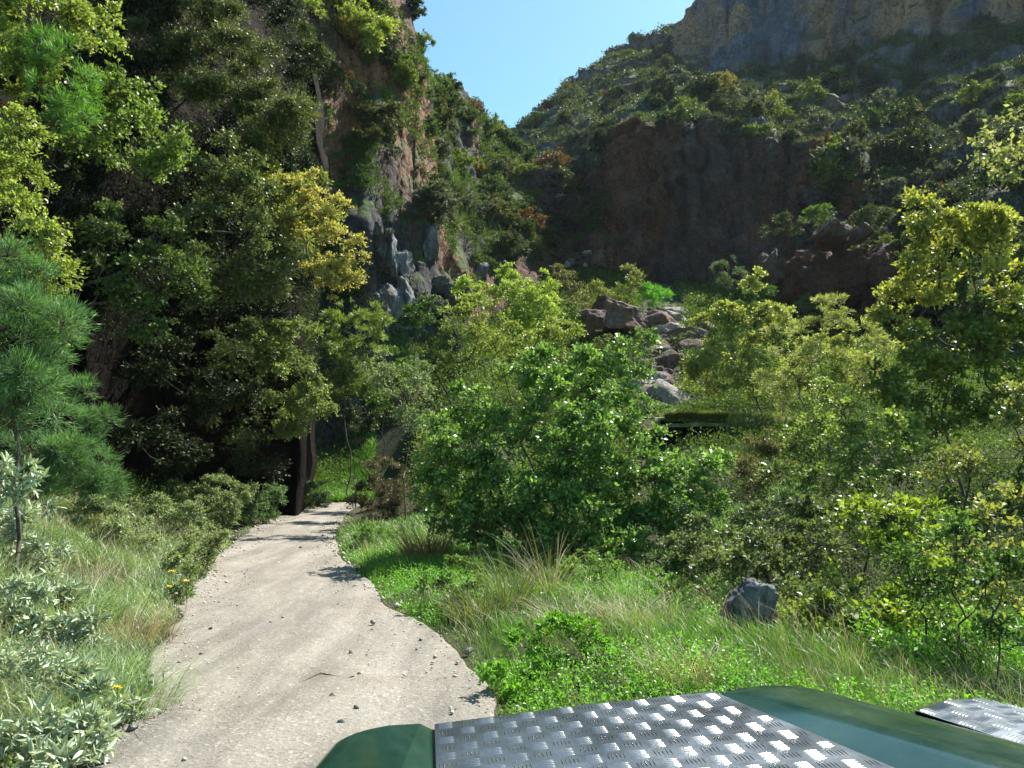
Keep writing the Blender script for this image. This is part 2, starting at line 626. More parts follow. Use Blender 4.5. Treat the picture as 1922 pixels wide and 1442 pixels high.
SL = sheet('left_hill', LH, 420, [110, 100, 90], .62, 31, [ROCK_LEFT, ROCK_RUST], lh_mat, back=(6, 25, -25), jit=14)
NC = {
    -700: [(1000, 7), (600, 8.5), (100, 10), (-900, 15)],
    -300: [(980, 10), (500, 12), (0, 15), (-800, 20)],
    0: [(960, 15), (560, 15.5), (100, 17.5), (-650, 25)],
    150: [(950, 21), (640, 20), (200, 19), (-600, 27)],
    300: [(945, 25), (640, 23), (200, 21.5), (-500, 30)],
    450: [(930, 27), (640, 25), (250, 24.5), (-420, 36)],
    540: [(915, 27.5), (700, 26.5), (280, 26), (-150, 38)],
    568: [(905, 27), (740, 26.8), (400, 29), (60, 38)],
    584: [(895, 40), (740, 41), (400, 44), (60, 52)]}
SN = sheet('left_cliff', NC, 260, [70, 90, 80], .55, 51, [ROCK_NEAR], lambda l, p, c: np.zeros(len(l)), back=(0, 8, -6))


def ground_at(x, y, names=('ground',), top=120):
    best = -50
    for n in names:
        h = BVHS[n].ray_cast(Vector((x, y, top)), Vector((0, 0, -1)))
        if h[0] is not None and h[0].z > best:
            best = h[0].z
    return best


def nearest_on(n, p):
    r = BVHS[n].find_nearest(Vector(p))
    return r[0], r[1]


def ray_px(px, py, names):
    o = Vector((0, 0, EYE))
    d = (P(px, py, 1) - o).normalized()
    best = None
    for n in names:
        h = BVHS[n].ray_cast(o, d)
        if h[0] is not None and (best is None or h[3] < best[1]):
            best = (h[0], h[3], h[1])
    return best


# ------------------------------------------------------------------ foliage
def leaf_arrays(rng, pos, axis, L, W, up=.35, shape6=False):
    n = len(pos)
    axis = axis / (np.linalg.norm(axis, axis=1, keepdims=True) + 1e-9)
    r = rng.normal(size=(n, 3)) + np.array([0, 0, up * 2])
    side = np.cross(axis, r)
    side /= np.linalg.norm(side, axis=1, keepdims=True) + 1e-9
    nrm = np.cross(side, axis)
    L = L[:, None]
    W = W[:, None]
    if shape6:
        p0 = pos
        p1 = pos + axis * L * .3 + side * W * .46 + nrm * W * .16
        p2 = pos + axis * L * .68 + side * W * .4 + nrm * W * .1 - nrm * L * .04
        p3 = pos + axis * L - nrm * L * .14
        p4 = pos + axis * L * .68 - side * W * .4 + nrm * W * .1 - nrm * L * .04
        p5 = pos + axis * L * .3 - side * W * .46 + nrm * W * .16
        V = np.stack([p0, p1, p2, p3, p4, p5], 1).reshape(-1, 3)
        b = np.arange(n)[:, None] * 6
        Fq = np.stack([b + [0, 1, 2, 3], b + [0, 3, 4, 5]], 1).reshape(-1, 4)
        return V, Fq, 2
    p1 = pos + axis * L * .45 + side * W * .5 + nrm * W * .12
    p2 = pos + axis * L - nrm * L * .1
    p3 = pos + axis * L * .45 - side * W * .5 + nrm * W * .12
    V = np.stack([pos, p1, p2, p3], 1).reshape(-1, 3)
    b = np.arange(n)[:, None] * 4
    return V, b + np.arange(4)[None], 1


def tube_net(nodes, parent, rad, sides=5):
    """nodes (n,3), parent idx, rad -> V,F of tapered tubes"""
    nodes = np.array(nodes)
    parent = np.array(parent)
    rad = np.array(rad)
    idx = np.where(parent >= 0)[0]
    a = nodes[parent[idx]]
    b = nodes[idx]
    ra = np.minimum(rad[parent[idx]], rad[idx] * 1.8)
    rb = rad[idx]
    d = b - a
    ln = np.linalg.norm(d, axis=1, keepdims=True) + 1e-9
    d = d / ln
    ref = np.where(np.abs(d[:, 2:3]) > .9, np.array([[1., 0, 0]]), np.array([[0, 0, 1.]]))
    e1 = np.cross(d, ref)
    e1 /= np.linalg.norm(e1, axis=1, keepdims=True) + 1e-9
    e2 = np.cross(d, e1)
    th = np.arange(sides) * 2 * np.pi / sides
    ring = e1[:, None] * np.cos(th)[None, :, None] + e2[:, None] * np.sin(th)[None, :, None]
    A = a[:, None] - d[:, None] * ra[:, None, None] * .3 + ring * ra[:, None, None]
    B = b[:, None] + d[:, None] * rb[:, None, None] * .3 + ring * rb[:, None, None]
    V = np.concatenate([A, B], 1).reshape(-1, 3)
    o = np.arange(len(idx))[:, None, None] * (2 * sides)
    j = np.arange(sides)
    j2 = (j + 1) % sides
    Fq = (o + np.stack([j, j2, j2 + sides, j + sides], -1)[None]).reshape(-1, 4)
    return V, Fq


def branch_net(rng, base, targets, r_tip=.006, trunk_h=.3, steps=3, wob=.12, fork_low=.0, pw=2.3):
    """greedy branching from base to every clump centre"""
    base = np.array(base, float)
    T = np.array(targets)
    cen = T.mean(0)
    top = base + (cen - base) * trunk_h
    nodes = [base]
    par = [-1]
    nt_ = 4
    for k in range(1, nt_ + 1):
        t = k / nt_
        nodes.append(base + (top - base) * t + rng.normal(size=3) * wob * .35 * np.linalg.norm(top - base) * np.array([1, 1, .2]) * (t < 1))
        par.append(len(nodes) - 2)
    dist0 = [np.linalg.norm(n - base) for n in nodes]
    order = np.argsort(np.linalg.norm(T - top, axis=1))
    for i in order:
        t = T[i]
        NA = np.array(nodes)
        dd = np.linalg.norm(NA - t, axis=1)
        # prefer nodes lower on the way (not overshooting)
        cost = dd + .35 * np.array(dist0) * .6
        up = NA[:, 2] > t[2] + .1
        cost = cost + up * .5 * (NA[:, 2] - t[2])
        j = int(np.argmin(cost))
        prev = j
        st = NA[j]
        ln = np.linalg.norm(t - st)
        for s in range(1, steps + 1):
            q = s / steps
            pnt = st + (t - st) * q
            pnt = pnt + np.array([0, 0, 1]) * (-.12 * ln * math.sin(q * math.pi)) * .6
            if s < steps: pnt = pnt + rng.normal(size=3) * wob * ln * .5
            nodes.append(pnt)
            par.append(prev)
            dist0.append(dist0[prev] + ln / steps)
            prev = len(nodes) - 1
    n = len(nodes)
    acc = np.zeros(n)
    kids = np.zeros(n)
    for k in range(n): 
        if par[k] >= 0: kids[par[k]] += 1
    acc[kids == 0] = r_tip ** pw
    for k in range(n - 1, 0, -1):
        acc[par[k]] += acc[k]
    rad = acc ** (1 / pw)
    return nodes, par, rad


def make_crown(rng, lobes, cr, leaf, asp, lai, spread=1.0, style='leaf', flat=.75, shell=.35, upb=.35, maxleaf=150000, fill=1.0, six=False, droop=0.0):
    """lobes: list of (centre(3), radii(3)); returns leaf V,F,attr, clump centres, twig segments"""
    cen = []
    for c, r in lobes:
        area = math.pi * r[0] * r[2]
        n = max(3, int(fill * 1.6 * area / (cr * cr * 2.2)))
        u_ = rng.normal(size=(n, 3))
        u_ /= np.linalg.norm(u_, axis=1, keepdims=True)
        rr = (shell + (1 - shell) * rng.random(n) ** .55)[:, None]
        # lumpy outline
        lump = 1 + .22 * vnoise(u_ * 2.1 + np.array(c) * .37 + 5)[:, None]
        pts = np.array(c) + u_ * rr * lump * np.array(r)
        cen.append(pts)
    cen = np.concatenate(cen)
    area = sum(math.pi * r[0] * r[2] for c, r in lobes)
    lai = lai * 1.5
    tot = lai * area / (.5 * leaf * leaf * asp)
    tot = int(min(tot, maxleaf))
    nc = len(cen)
    csz = cr * rng.uniform(.6, 1.35, nc)
    wts = csz ** 2 * rng.uniform(.4, 1.3, nc)
    nl = np.maximum(8, (tot * wts / wts.sum()).astype(int))
    mid = np.mean([c for c, r in lobes], axis=0)
    per = 9 if style != 'needle' else 16
    ntw = np.maximum(2, nl // per)
    ci = np.repeat(np.arange(nc), ntw)
    n_t = len(ci)
    outw = cen[ci] - mid
    outw /= np.linalg.norm(outw, axis=1, keepdims=True) + 1e-9
    d = rng.normal(size=(n_t, 3))
    d /= np.linalg.norm(d, axis=1, keepdims=True)
    d = d + outw * .45 + np.array([0, 0, .35 - droop])
    d /= np.linalg.norm(d, axis=1, keepdims=True)
    d[:, 2] *= flat
    tl = csz[ci] * rng.uniform(.55, 1.25, n_t) * spread
    t0 = cen[ci]
    ti = np.repeat(np.arange(n_t), per)
    k = rng.uniform(.22, 1.0, len(ti)) ** .8
    pos = t0[ti] + d[ti] * (tl[ti] * k)[:, None] + rng.normal(size=(len(ti), 3)) * leaf * .25
    pos[:, 2] -= (tl[ti] * k ** 2) * .18 * (1 + droop * 3)
    ax = d[ti] * .7 + rng.normal(size=(len(ti), 3)) * .62 + np.array([0, 0, .12 - droop])
    if style == 'needle':
        ax = d[ti] + rng.normal(size=(len(ti), 3)) * .28 + np.array([0, 0, .25])
    Ls = leaf * rng.uniform(.55, 1.25, len(ti))
    V, Fq, rep = leaf_arrays(rng, pos, ax, Ls, Ls * asp, upb, six)
    clv = rng.uniform(0, 1, nc)
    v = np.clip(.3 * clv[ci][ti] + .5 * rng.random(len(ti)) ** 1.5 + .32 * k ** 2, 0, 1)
    v = np.repeat(v, rep)
    sel = rng.random(n_t) < .5
    return V, Fq, v, cen, (t0[sel], (t0 + d * tl[:, None])[sel])


KINDS = {
    # leaf, aspect, clump, lai, fill, extra
    'broad': dict(leaf=.085, asp=.62, cr=.34, lai=2.6),
    'oak': dict(leaf=.075, asp=.5, cr=.42, lai=2.8),
    'small': dict(leaf=.055, asp=.55, cr=.28, lai=2.2),
    'airy': dict(leaf=.07, asp=.6, cr=.36, lai=1.25, fill=.9, shell=.15),
    'sparse': dict(leaf=.05, asp=.5, cr=.3, lai=.6, fill=.8, shell=.1),
    'needle': dict(leaf=.11, asp=.07, cr=.22, lai=1.6, style='needle', flat=.9, shell=.3),
    'soft': dict(leaf=.10, asp=.16, cr=.32, lai=1.9, style='needle'),
    'sage': dict(leaf=.12, asp=.3, cr=.16, lai=2.4, six=True, shell=.2),
}
SEED = [100]


def lobes_w(lobes, base, depthk=.8):
    out = []
    for lb in lobes:
        px, py, rx, ry, d = lb[:5]
        c = np.array(P(px, py, d)) - base
        s = d / F * 1.0
        rw, rh = rx * s, ry * s * 1.02
        rd = lb[5] if len(lb) > 5 else min(rw, rh * 1.3) * depthk
        out.append((c, (rw, max(rd, .12), rh)))
    return out


def plant(name, cat, label, lobes, kind, cols, base='ground', tr=.42, parts=('trunk', 'crown'), bark=None, group=None,
          trunk_h=.35, r_tip=.006, twigs=True, spec=.38, base_px=None, rough=.48, gfit=None, wob=.12, **kw):
    SEED[0] += 1
    rng = np.random.default_rng(SEED[0])
    cfg = dict(KINDS[kind])
    cfg.update(kw)
    if gfit or (gfit is None and base == 'ground' and parts == ('stems', 'foliage') and base_px is None and lobes[0][4] < 27):
        lw = max(lobes, key=lambda l: l[1] + l[3])
        hh = ray_px(lw[0], lw[1] + lw[3] * .85, ['ground'])
        if hh is not None and .6 < hh[0].y / lw[4] < 1.7:
            kf = hh[0].y / lw[4]
            lobes = [tuple(l[:4]) + (l[4] * kf,) + tuple(l[5:]) for l in lobes]
    pts = [P(l[0], l[1], l[4]) for l in lobes]
    low = min(range(len(lobes)), key=lambda i: -lobes[i][1] - lobes[i][3])
    l0 = lobes[low]
    bot = P(l0[0], l0[1] + l0[3] * .8, l0[4])
    if base_px:
        bot = P(*base_px)
    if base == 'ground':
        b = Vector((bot.x, bot.y, ground_at(bot.x, bot.y) - .05))
    elif base in ('left_cliff', 'left_hill', 'right_hill'):
        b, nn = nearest_on(base, bot)
        b = Vector(b)
        if nn is not None: b = b + (b - bot).normalized() * .1
    else:
        b = bot
    bn = np.array(b)
    W = lobes_w(lobes, bn)
    V, Fq, v, cen, tw = make_crown(rng, W, **cfg)
    root = empty(name, b, label, cat, group)
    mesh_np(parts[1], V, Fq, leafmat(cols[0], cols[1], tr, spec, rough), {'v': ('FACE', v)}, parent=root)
    if len(cen) > 160:
        cen = cen[rng.choice(len(cen), 160, replace=False)]
    nodes, par, rad = branch_net(rng, (0, 0, 0), cen, r_tip=r_tip, trunk_h=trunk_h, wob=wob)
    BV, BF = tube_net(nodes, par, rad, 6)
    if twigs:
        a, e = tw
        if len(a) > 2500:
            s = rng.choice(len(a), 2500, replace=False)
            a, e = a[s], e[s]
        n = len(a)
        nd_ = np.concatenate([a, e])
        pr = np.concatenate([-np.ones(n, int), np.arange(n)])
        rd = np.concatenate([np.full(n, r_tip * .6), np.full(n, r_tip * .3)])
        TV, TF = tube_net(nd_, pr, rd, 3)
        BF = np.concatenate([BF, TF + len(BV)])
        BV = np.concatenate([BV, TV])
    mesh_np(parts[0], BV, BF, bark or BARK, parent=root, smooth=True)
    return root


# palettes
YG = ((.09, .14, .028), (.24, .29, .07))
OLIVE = ((.04, .06, .022), (.10, .125, .045))
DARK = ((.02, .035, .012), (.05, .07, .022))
MID = ((.035, .075, .014), (.09, .15, .03))
VIVID = ((.05, .14, .012), (.12, .26, .03))
GREYG = ((.07, .11, .05), (.18, .23, .12))
YEL = ((.17, .17, .05), (.38, .34, .11))
FRESH = ((.035, .085, .022), (.15, .25, .065))
BROWNG = ((.06, .06, .025), (.12, .12, .045))
BLUEG = ((.03, .075, .03), (.10, .20, .08))
SILVER = ((.20, .26, .15), (.38, .44, .28))
PURP = ((.04, .03, .025), (.09, .085, .05))

hzm = bpy.data.materials.new('haze_air')
hzm.use_nodes = True
hn = hzm.node_tree
hn.nodes.clear()
ho = hn.nodes.new('ShaderNodeOutputMaterial')
hv = hn.nodes.new('ShaderNodeVolumePrincipled')
hv.inputs['Color'].default_value = (.72, .84, 1, 1)
hv.inputs['Density'].default_value = .00008
hv.inputs['Anisotropy'].default_value = .3
hn.links.new(hv.outputs[0], ho.inputs['Volume'])
bm = bmesh.new()
bmesh.ops.create_cube(bm, size=1, matrix=Matrix.Translation((20, 110, 75)) @ Matrix.Diagonal((560, 320, 260, 1)))
me = bpy.data.meshes.new('haze')
bm.to_mesh(me)
bm.free()
me.materials.append(hzm)
tag(link(bpy.data.objects.new('haze', me)), 'thin bluish air over the gorge', 'haze', kind='stuff')
SC.cycles.volume_bounces = 0
print('terrain ok')
# ------------------------------------------------------------------ the vehicle bonnet and front
def mat_paint():
    m, nt, b, out = newmat('green_paint')
    v = objvec(nt)
    n = noise(nt, v, 9, 8, .7)
    n2 = noise(nt, v, 120, 4, .8)
    nt.links.new(ramp(nt, n, [(.35, (.005, .028, .021)), (.7, (.012, .045, .033))]), b.inputs['Base Color'])
    c = ramp(nt, n2, [(.66, 0), (.76, 1)])
    nt.links.new(mixc(nt, c, ramp(nt, n, [(.35, (.005, .028, .021)), (.7, (.014, .048, .036))]), (.12, .14, .11)), b.inputs['Base Color'])
    nt.links.new(ramp(nt, n, [(.3, .16), (.7, .3)]), b.inputs['Roughness'])
    b.inputs['Coat Weight'].default_value = .6
    b.inputs['Coat Roughness'].default_value = .08
    bump(nt, n2, .05, .002, b)
    return m


def mat_alu():
    m, nt, b, out = newmat('chequer_aluminium')
    v = objvec(nt)
    n = noise(nt, v, 6, 8, .7)
    n2 = noise(nt, v, 160, 3, .7)
    nt.links.new(ramp(nt, n, [(.3, (.17, .205, .26)), (.7, (.29, .335, .40))]), b.inputs['Base Color'])  # bluish base colour paints in the sky reflected by the metal
    b.inputs['Metallic'].default_value = .95
    nt.links.new(ramp(nt, n, [(.3, .24), (.7, .38)]), b.inputs['Roughness'])
    bump(nt, n2, .15, .002, b)
    return m


def simple(name, c, rough=.6, metal=0.0):
    m, nt, b, out = newmat(name)
    v = objvec(nt)
    n = noise(nt, v, 12, 5, .6)
    nt.links.new(ramp(nt, n, [(.3, [x * .8 for x in c]), (.7, [x * 1.15 for x in c])]), b.inputs['Base Color'])
    b.inputs['Roughness'].default_value = rough
    b.inputs['Metallic'].default_value = metal
    return m


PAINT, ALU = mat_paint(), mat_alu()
BLACK = simple('black_rubber', (.02, .02, .02), .8)
car = empty('off_road_vehicle', (.3, .6, 0), 'green off-road vehicle whose bonnet carries silver chequer plates', 'vehicle')
co = np.array(car.location)


def hp(x, d, drop):
    return np.array([x, d, EYE - drop])


def lofted(front, back, nr, lip=True, crown=.0, sub=6):
    """rows from the nose lip to the windscreen; columns through the control points"""
    f_ = np.array([hp(*q) for q in front])
    b_ = np.array([hp(*q) for q in back])
    # refine columns
    def refine(a):
        out_ = []
        n_ = len(a)
        for i in range(n_ - 1):
            soft = n_ > 12 and (i < 4 or i > 8) or n_ <= 12
            m0 = (a[i + 1] - a[max(i - 1, 0)]) / 2 if soft else a[i + 1] - a[i]
            m1 = (a[min(i + 2, n_ - 1)] - a[i]) / 2 if soft else a[i + 1] - a[i]
            for k in range(sub):
                t = k / sub
                h = 2 * t ** 3 - 3 * t ** 2 + 1, t ** 3 - 2 * t ** 2 + t, -2 * t ** 3 + 3 * t ** 2, t ** 3 - t ** 2
                out_.append(a[i] * h[0] + m0 * h[1] + a[i + 1] * h[2] + m1 * h[3])
        out_.append(a[-1])
        return np.array(out_)
    f_, b_ = refine(f_), refine(b_)
    rows_ = []
    if lip:
        hd = (f_ - b_)
        hd[:, 2] = 0
        hd /= np.linalg.norm(hd, axis=1, keepdims=True)
        rows_.append(f_ + hd * .075 + np.array([0, 0, -.30]))
        rows_.append(f_ + hd * .07 + np.array([0, 0, -.10]))
        rows_.append(f_ + hd * .055 + np.array([0, 0, -.045]))
        rows_.append(f_ + hd * .03 + np.array([0, 0, -.015]))
    for k in range(nr):
        t = k / (nr - 1)
        r = f_ * (1 - t) + b_ * t
        r = r + np.array([0, 0, crown * math.sin(math.pi * t)])
        rows_.append(r)
    return np.array(rows_)


hf = [(-.335, 1.20, .62), (-.318, 1.255, .52), (-.302, 1.295, .468), (-.27, 1.335, .450), (-.21, 1.37, .445), (-.159, 1.385, .447), (-.139, 1.40, .462), (.13, 1.49, .457), (.40, 1.58, .458), (.45, 1.60, .4500),
      (.52, 1.625, .450), (.60, 1.635, .456), (.68, 1.62, .472), (.74, 1.60, .50), (.76, 1.60, .62)]
hb = [(-.37, .45, .62), (-.362, .45, .52), (-.35, .45, .462), (-.32, .45, .445), (-.24, .45, .436), (-.16, .45, .412), (-.035, .45, .447), (.37, .45, .437), (.86, .45, .452), (.985, .45, .388),
      (1.07, .45, .386), (1.14, .45, .392), (1.21, .45, .408), (1.27, .45, .45), (1.29, .45, .62)]
H = lofted(hf, hb, 40, True, .004)
o = mesh_np('bonnet', H.reshape(-1, 3) - co, grid_faces(H.shape[0], H.shape[1]), PAINT, smooth=True, parent=car)
md = o.modifiers.new('edge', 'EDGE_SPLIT'); md.split_angle = math.radians(24)


def plate(name, front, back, nu, nv, bulge, mat, cell=.037, lab=None, zoff=.006):
    """chequer plate over the loft between two polylines, with raised bars"""
    fr_ = np.array([hp(*q) for q in front])
    bk_ = np.array([hp(*q) for q in back])
    tf = np.r_[0, np.cumsum(np.linalg.norm(np.diff(fr_, axis=0), axis=1))]
    tf /= tf[-1]
    A, Bp, C, D = fr_[0], fr_[-1], bk_[-1], bk_[0]

    def S(u_, v_):
        u_ = np.asarray(u_, float)
        v_ = np.asarray(v_, float)[..., None]
        f_ = np.stack([np.interp(u_, tf, fr_[:, k]) for k in range(3)], -1)
        b_ = np.stack([np.interp(u_, tf, bk_[:, k]) for k in range(3)], -1)
        p = f_ * (1 - v_) + b_ * v_
        z = bulge * np.sin(np.pi * v_[..., 0]) + zoff
        return p + np.stack([0 * z, 0 * z, z], -1)
    uu, vv = np.meshgrid(np.linspace(0, 1, nu), np.linspace(0, 1, nv))
    V = S(uu, vv)
    sk = V[0].copy()
    sk[:, 2] -= .009
    V = np.concatenate([sk[None], V], 0)
    V0 = V.reshape(-1, 3)
    F0 = grid_faces(nv + 1, nu)
    o = mesh_np(name, V0 - co, F0, mat, smooth=True, parent=car)
    if lab: o['label'] = lab
    # raised bars
    W_ = np.linalg.norm(Bp - A)
    H_ = np.linalg.norm(D - A)
    Wb = np.linalg.norm(C - D)
    nc_ = int(H_ / cell)
    Vs, Fs = [], []
    cnt = 0
    th = np.array([0, 1, 2, 3, 4, 5, 6, 7]) * math.pi / 4
    e = (A + D) / 2
    ux = (Bp - A) / W_
    uy = (D - A) / H_
    for j in range(nc_):
        for i in range(-24, int(max(W_, Wb) / cell) + 25):
            horiz = (i + j) % 2 == 0
            cx_ = i * cell + cell / 2
            cy_ = j * cell + cell / 2
            for k in range(5):
                off = (k - 2) * cell * .17
                x0, y0 = (cx_, cy_ + off) if horiz else (cx_ + off, cy_)
                lx, ly = (cell * .43, cell * .04) if horiz else (cell * .03, cell * .40)
                pts_ = []
                for rad_, hz in ((1, 0), (.6, .0012), (0, .0015)):
                    m_ = 8 if rad_ > 0 else 1
                    for q in range(m_):
                        c_, s_ = (math.cos(th[q]), math.sin(th[q])) if rad_ > 0 else (0, 0)
                        pts_.append((x0 + lx * rad_ * c_, y0 + ly * (rad_ if rad_ > .9 else rad_ * .8) * s_, hz))
                pts_ = np.array(pts_)
                # world position from metric plate coordinates
                pw_ = A + ux * pts_[:, :1] + uy * pts_[:, 1:2]
                pw_[:, 2] = 0
                # invert to u,v
                v_ = np.clip(pts_[:, 1] / H_, 0, 1)
                rowA = A[None] * (1 - v_[:, None]) + D[None] * v_[:, None]
                rowB = Bp[None] * (1 - v_[:, None]) + C[None] * v_[:, None]
                rw_ = rowB - rowA
                rw_[:, 2] = 0
                pw_ = pw_ - np.array([0, 0, 1]) * pw_[:, 2:3]
                u_ = ((pw_ - rowA) * rw_).sum(1) / (rw_ * rw_).sum(1)
                if u_.min() < .004 or u_.max() > .996 or pts_[:, 1].max() > H_ - .004 or pts_[:, 1].min() < .003: continue
                sp = S(u_, v_)
                sp[:, 2] += pts_[:, 2] - .0004
                Vs.append(sp)
                base_ = cnt * 17
                fa = [[base_ + q, base_ + (q + 1) % 8, base_ + 8 + (q + 1) % 8, base_ + 8 + q] for q in range(8)]
                fa += [[base_ + 8 + q, base_ + 8 + (q + 1) % 8, base_ + 16, base_ + 16] for q in range(8)]
                Fs += fa
                cnt += 1
    Vb = np.concatenate(Vs)
    q4 = [f for f in Fs if f[2] != f[3]]
    t3 = [f[:3] for f in Fs if f[2] == f[3]]
    me = bpy.data.meshes.new('tread')
    me.from_pydata([tuple(v) for v in (Vb - co)], [], [tuple(f) for f in q4 + t3])
    me.materials.append(TREAD)
    for p_ in me.polygons: p_.use_smooth = True
    tr_ = link(bpy.data.objects.new('tread', me))
    tr_.parent = o
    return o


TREAD = mat_alu()
TREAD.node_tree.nodes['Principled BSDF'].inputs['Metallic'].default_value = .9
for l_ in list(TREAD.node_tree.links):
    if l_.to_socket.name == 'Roughness': TREAD.node_tree.links.remove(l_)
TREAD.node_tree.nodes['Principled BSDF'].inputs['Roughness'].default_value = .2
for n_ in TREAD.node_tree.nodes:
    if n_.type == 'VALTORGB' and abs(n_.color_ramp.elements[0].color[0] - .17) < .01:
        n_.color_ramp.elements[0].color = (.24, .245, .25, 1)
        n_.color_ramp.elements[1].color = (.4, .4, .39, 1)
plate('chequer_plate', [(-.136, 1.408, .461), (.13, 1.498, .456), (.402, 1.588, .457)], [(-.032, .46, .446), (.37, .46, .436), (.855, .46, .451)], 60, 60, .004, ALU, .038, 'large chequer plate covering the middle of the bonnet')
# right wing
wf = [(.79, 1.60, .66), (.80, 1.61, .53), (.82, 1.64, .512), (.92, 1.70, .507), (1.03, 1.75, .517), (1.13, 1.75, .54), (1.22, 1.72, .575), (1.27, 1.68, .64), (1.29, 1.66, .78)]
wbk = [(1.31, .5, .66), (1.33, .5, .53), (1.36, .5, .512), (1.46, .5, .507), (1.57, .5, .517), (1.66, .5, .54), (1.74, .5, .575), (1.79, .5, .64), (1.81, .5, .78)]
Wg = lofted(wf, wbk, 30, True)
o = mesh_np('wing', Wg.reshape(-1, 3) - co, grid_faces(*Wg.shape[:2]), PAINT, smooth=True, parent=car)


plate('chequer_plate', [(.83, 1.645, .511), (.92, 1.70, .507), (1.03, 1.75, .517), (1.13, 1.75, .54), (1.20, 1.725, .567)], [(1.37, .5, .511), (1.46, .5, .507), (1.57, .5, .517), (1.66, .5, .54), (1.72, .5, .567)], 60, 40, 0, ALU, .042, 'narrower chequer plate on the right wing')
# left wing, lower than the bonnet
lf = [(-.72, 1.10, .95), (-.70, 1.16, .80), (-.66, 1.22, .745), (-.50, 1.28, .735), (-.36, 1.30, .735), (-.335, 1.30, .76)]
lb = [(-.86, .3, .95), (-.84, .3, .80), (-.80, .3, .745), (-.60, .3, .735), (-.40, .3, .735), (-.37, .3, .76)]
Wl = lofted(lf, lb, 20, True)
mesh_np('wing', Wl.reshape(-1, 3) - co, grid_faces(*Wl.shape[:2]), PAINT, smooth=True, parent=car)


def box_pts(name, p8, mat, parent=car, bev=.012):
    bm = bmesh.new()
    vs = [bm.verts.new(tuple(np.array(p) - co)) for p in p8]
    for f in ((0, 1, 2, 3), (7, 6, 5, 4), (0, 4, 5, 1), (1, 5, 6, 2), (2, 6, 7, 3), (3, 7, 4, 0)):
        bm.faces.new([vs[i] for i in f])
    bmesh.ops.recalc_face_normals(bm, faces=bm.faces[:])
    bmesh.ops.bevel(bm, geom=bm.edges[:], offset=bev, segments=2, affect='EDGES')
    me = bpy.data.meshes.new(name)
    bm.to_mesh(me)
    bm.free()
    me.materials.append(mat)
    o = link(bpy.data.objects.new(name, me))
    o.parent = parent
    return o


def block(name, a, b_, depth, z0, z1, mat, bev=.012):
    """upright block whose front runs a->b (x,y), extending backwards by depth"""
    a, b_ = np.array(a), np.array(b_)
    t = (b_ - a) / np.linalg.norm(b_ - a)
    n = np.array([t[1], -t[0]]) * depth
    q = [a, b_, b_ + n, a + n]
    return box_pts(name, [(p[0], p[1], z0) for p in q] + [(p[0], p[1], z1) for p in q], mat, bev=bev)


def wheel(x, y):
    ax = Vector((.93, .30, 0)).normalized()
    t = empty('wheel', (x - co[0], y - co[1], .39))
    t.parent = car
    t.rotation_euler = (0, 0, math.atan2(ax.y, ax.x))
    th_ = np.linspace(0, 2 * np.pi, 49)[:-1]
    prof = [(-.11, .22), (-.125, .27), (-.12, .35), (-.095, .385), (0, .39), (.095, .385), (.12, .35), (.125, .27), (.11, .22)]
    V = np.array([[(p_[0], p_[1] * math.cos(a) * (1 + .015 * ((int(i / 2) % 2) if abs(p_[0]) < .1 else 0)), p_[1] * math.sin(a)) for i, a in enumerate(th_)] for p_ in prof])
    mesh_np('tyre', V.reshape(-1, 3), grid_faces(len(prof), 48, True), BLACK, parent=t, smooth=True)
    pr2 = [(-.105, .22), (-.06, .2), (-.05, .12), (-.08, .06), (-.08, .005), (.02, .005), (.02, .15), (.105, .22)]
    V = np.array([[(p_[0], p_[1] * math.cos(a), p_[1] * math.sin(a)) for a in th_] for p_ in pr2])
    mesh_np('rim', V.reshape(-1, 3), grid_faces(len(pr2), 48, True), simple('rim_steel', (.4, .4, .4), .4, .8), parent=t, smooth=True)


block('front_panel', (-.33, 1.24), (.74, 1.56), .05, .80, 1.20, BLACK)
block('front_panel', (-.70, 1.10), (-.36, 1.20), .05, .62, 1.0, PAINT)
block('front_panel', (.80, 1.60), (1.26, 1.66), .05, .62, 1.15, PAINT)
block('bumper', (-.78, 1.26), (1.30, 1.86), .14, .50, .66, BLACK, .02)
for cx_, cy_ in ((-.55, 1.17), (1.03, 1.66)):
    th_ = np.linspace(0, 2 * np.pi, 33)[:-1]
    pr2 = [(0, .002), (.02, .05), (.01, .085), (0, .09), (-.03, .09)]
    V = np.array([[(p_[1] * math.cos(a), p_[0], p_[1] * math.sin(a)) for a in th_] for p_ in pr2])
    o = mesh_np('headlight', V.reshape(-1, 3), grid_faces(len(pr2), 32, True), simple('lamp_glass', (.7, .72, .72), .1, .3), parent=car, smooth=True,
                loc=(cx_ - co[0], cy_ + .03 - co[1], .86))
wheel(-.72, .62)
wheel(1.42, .95)

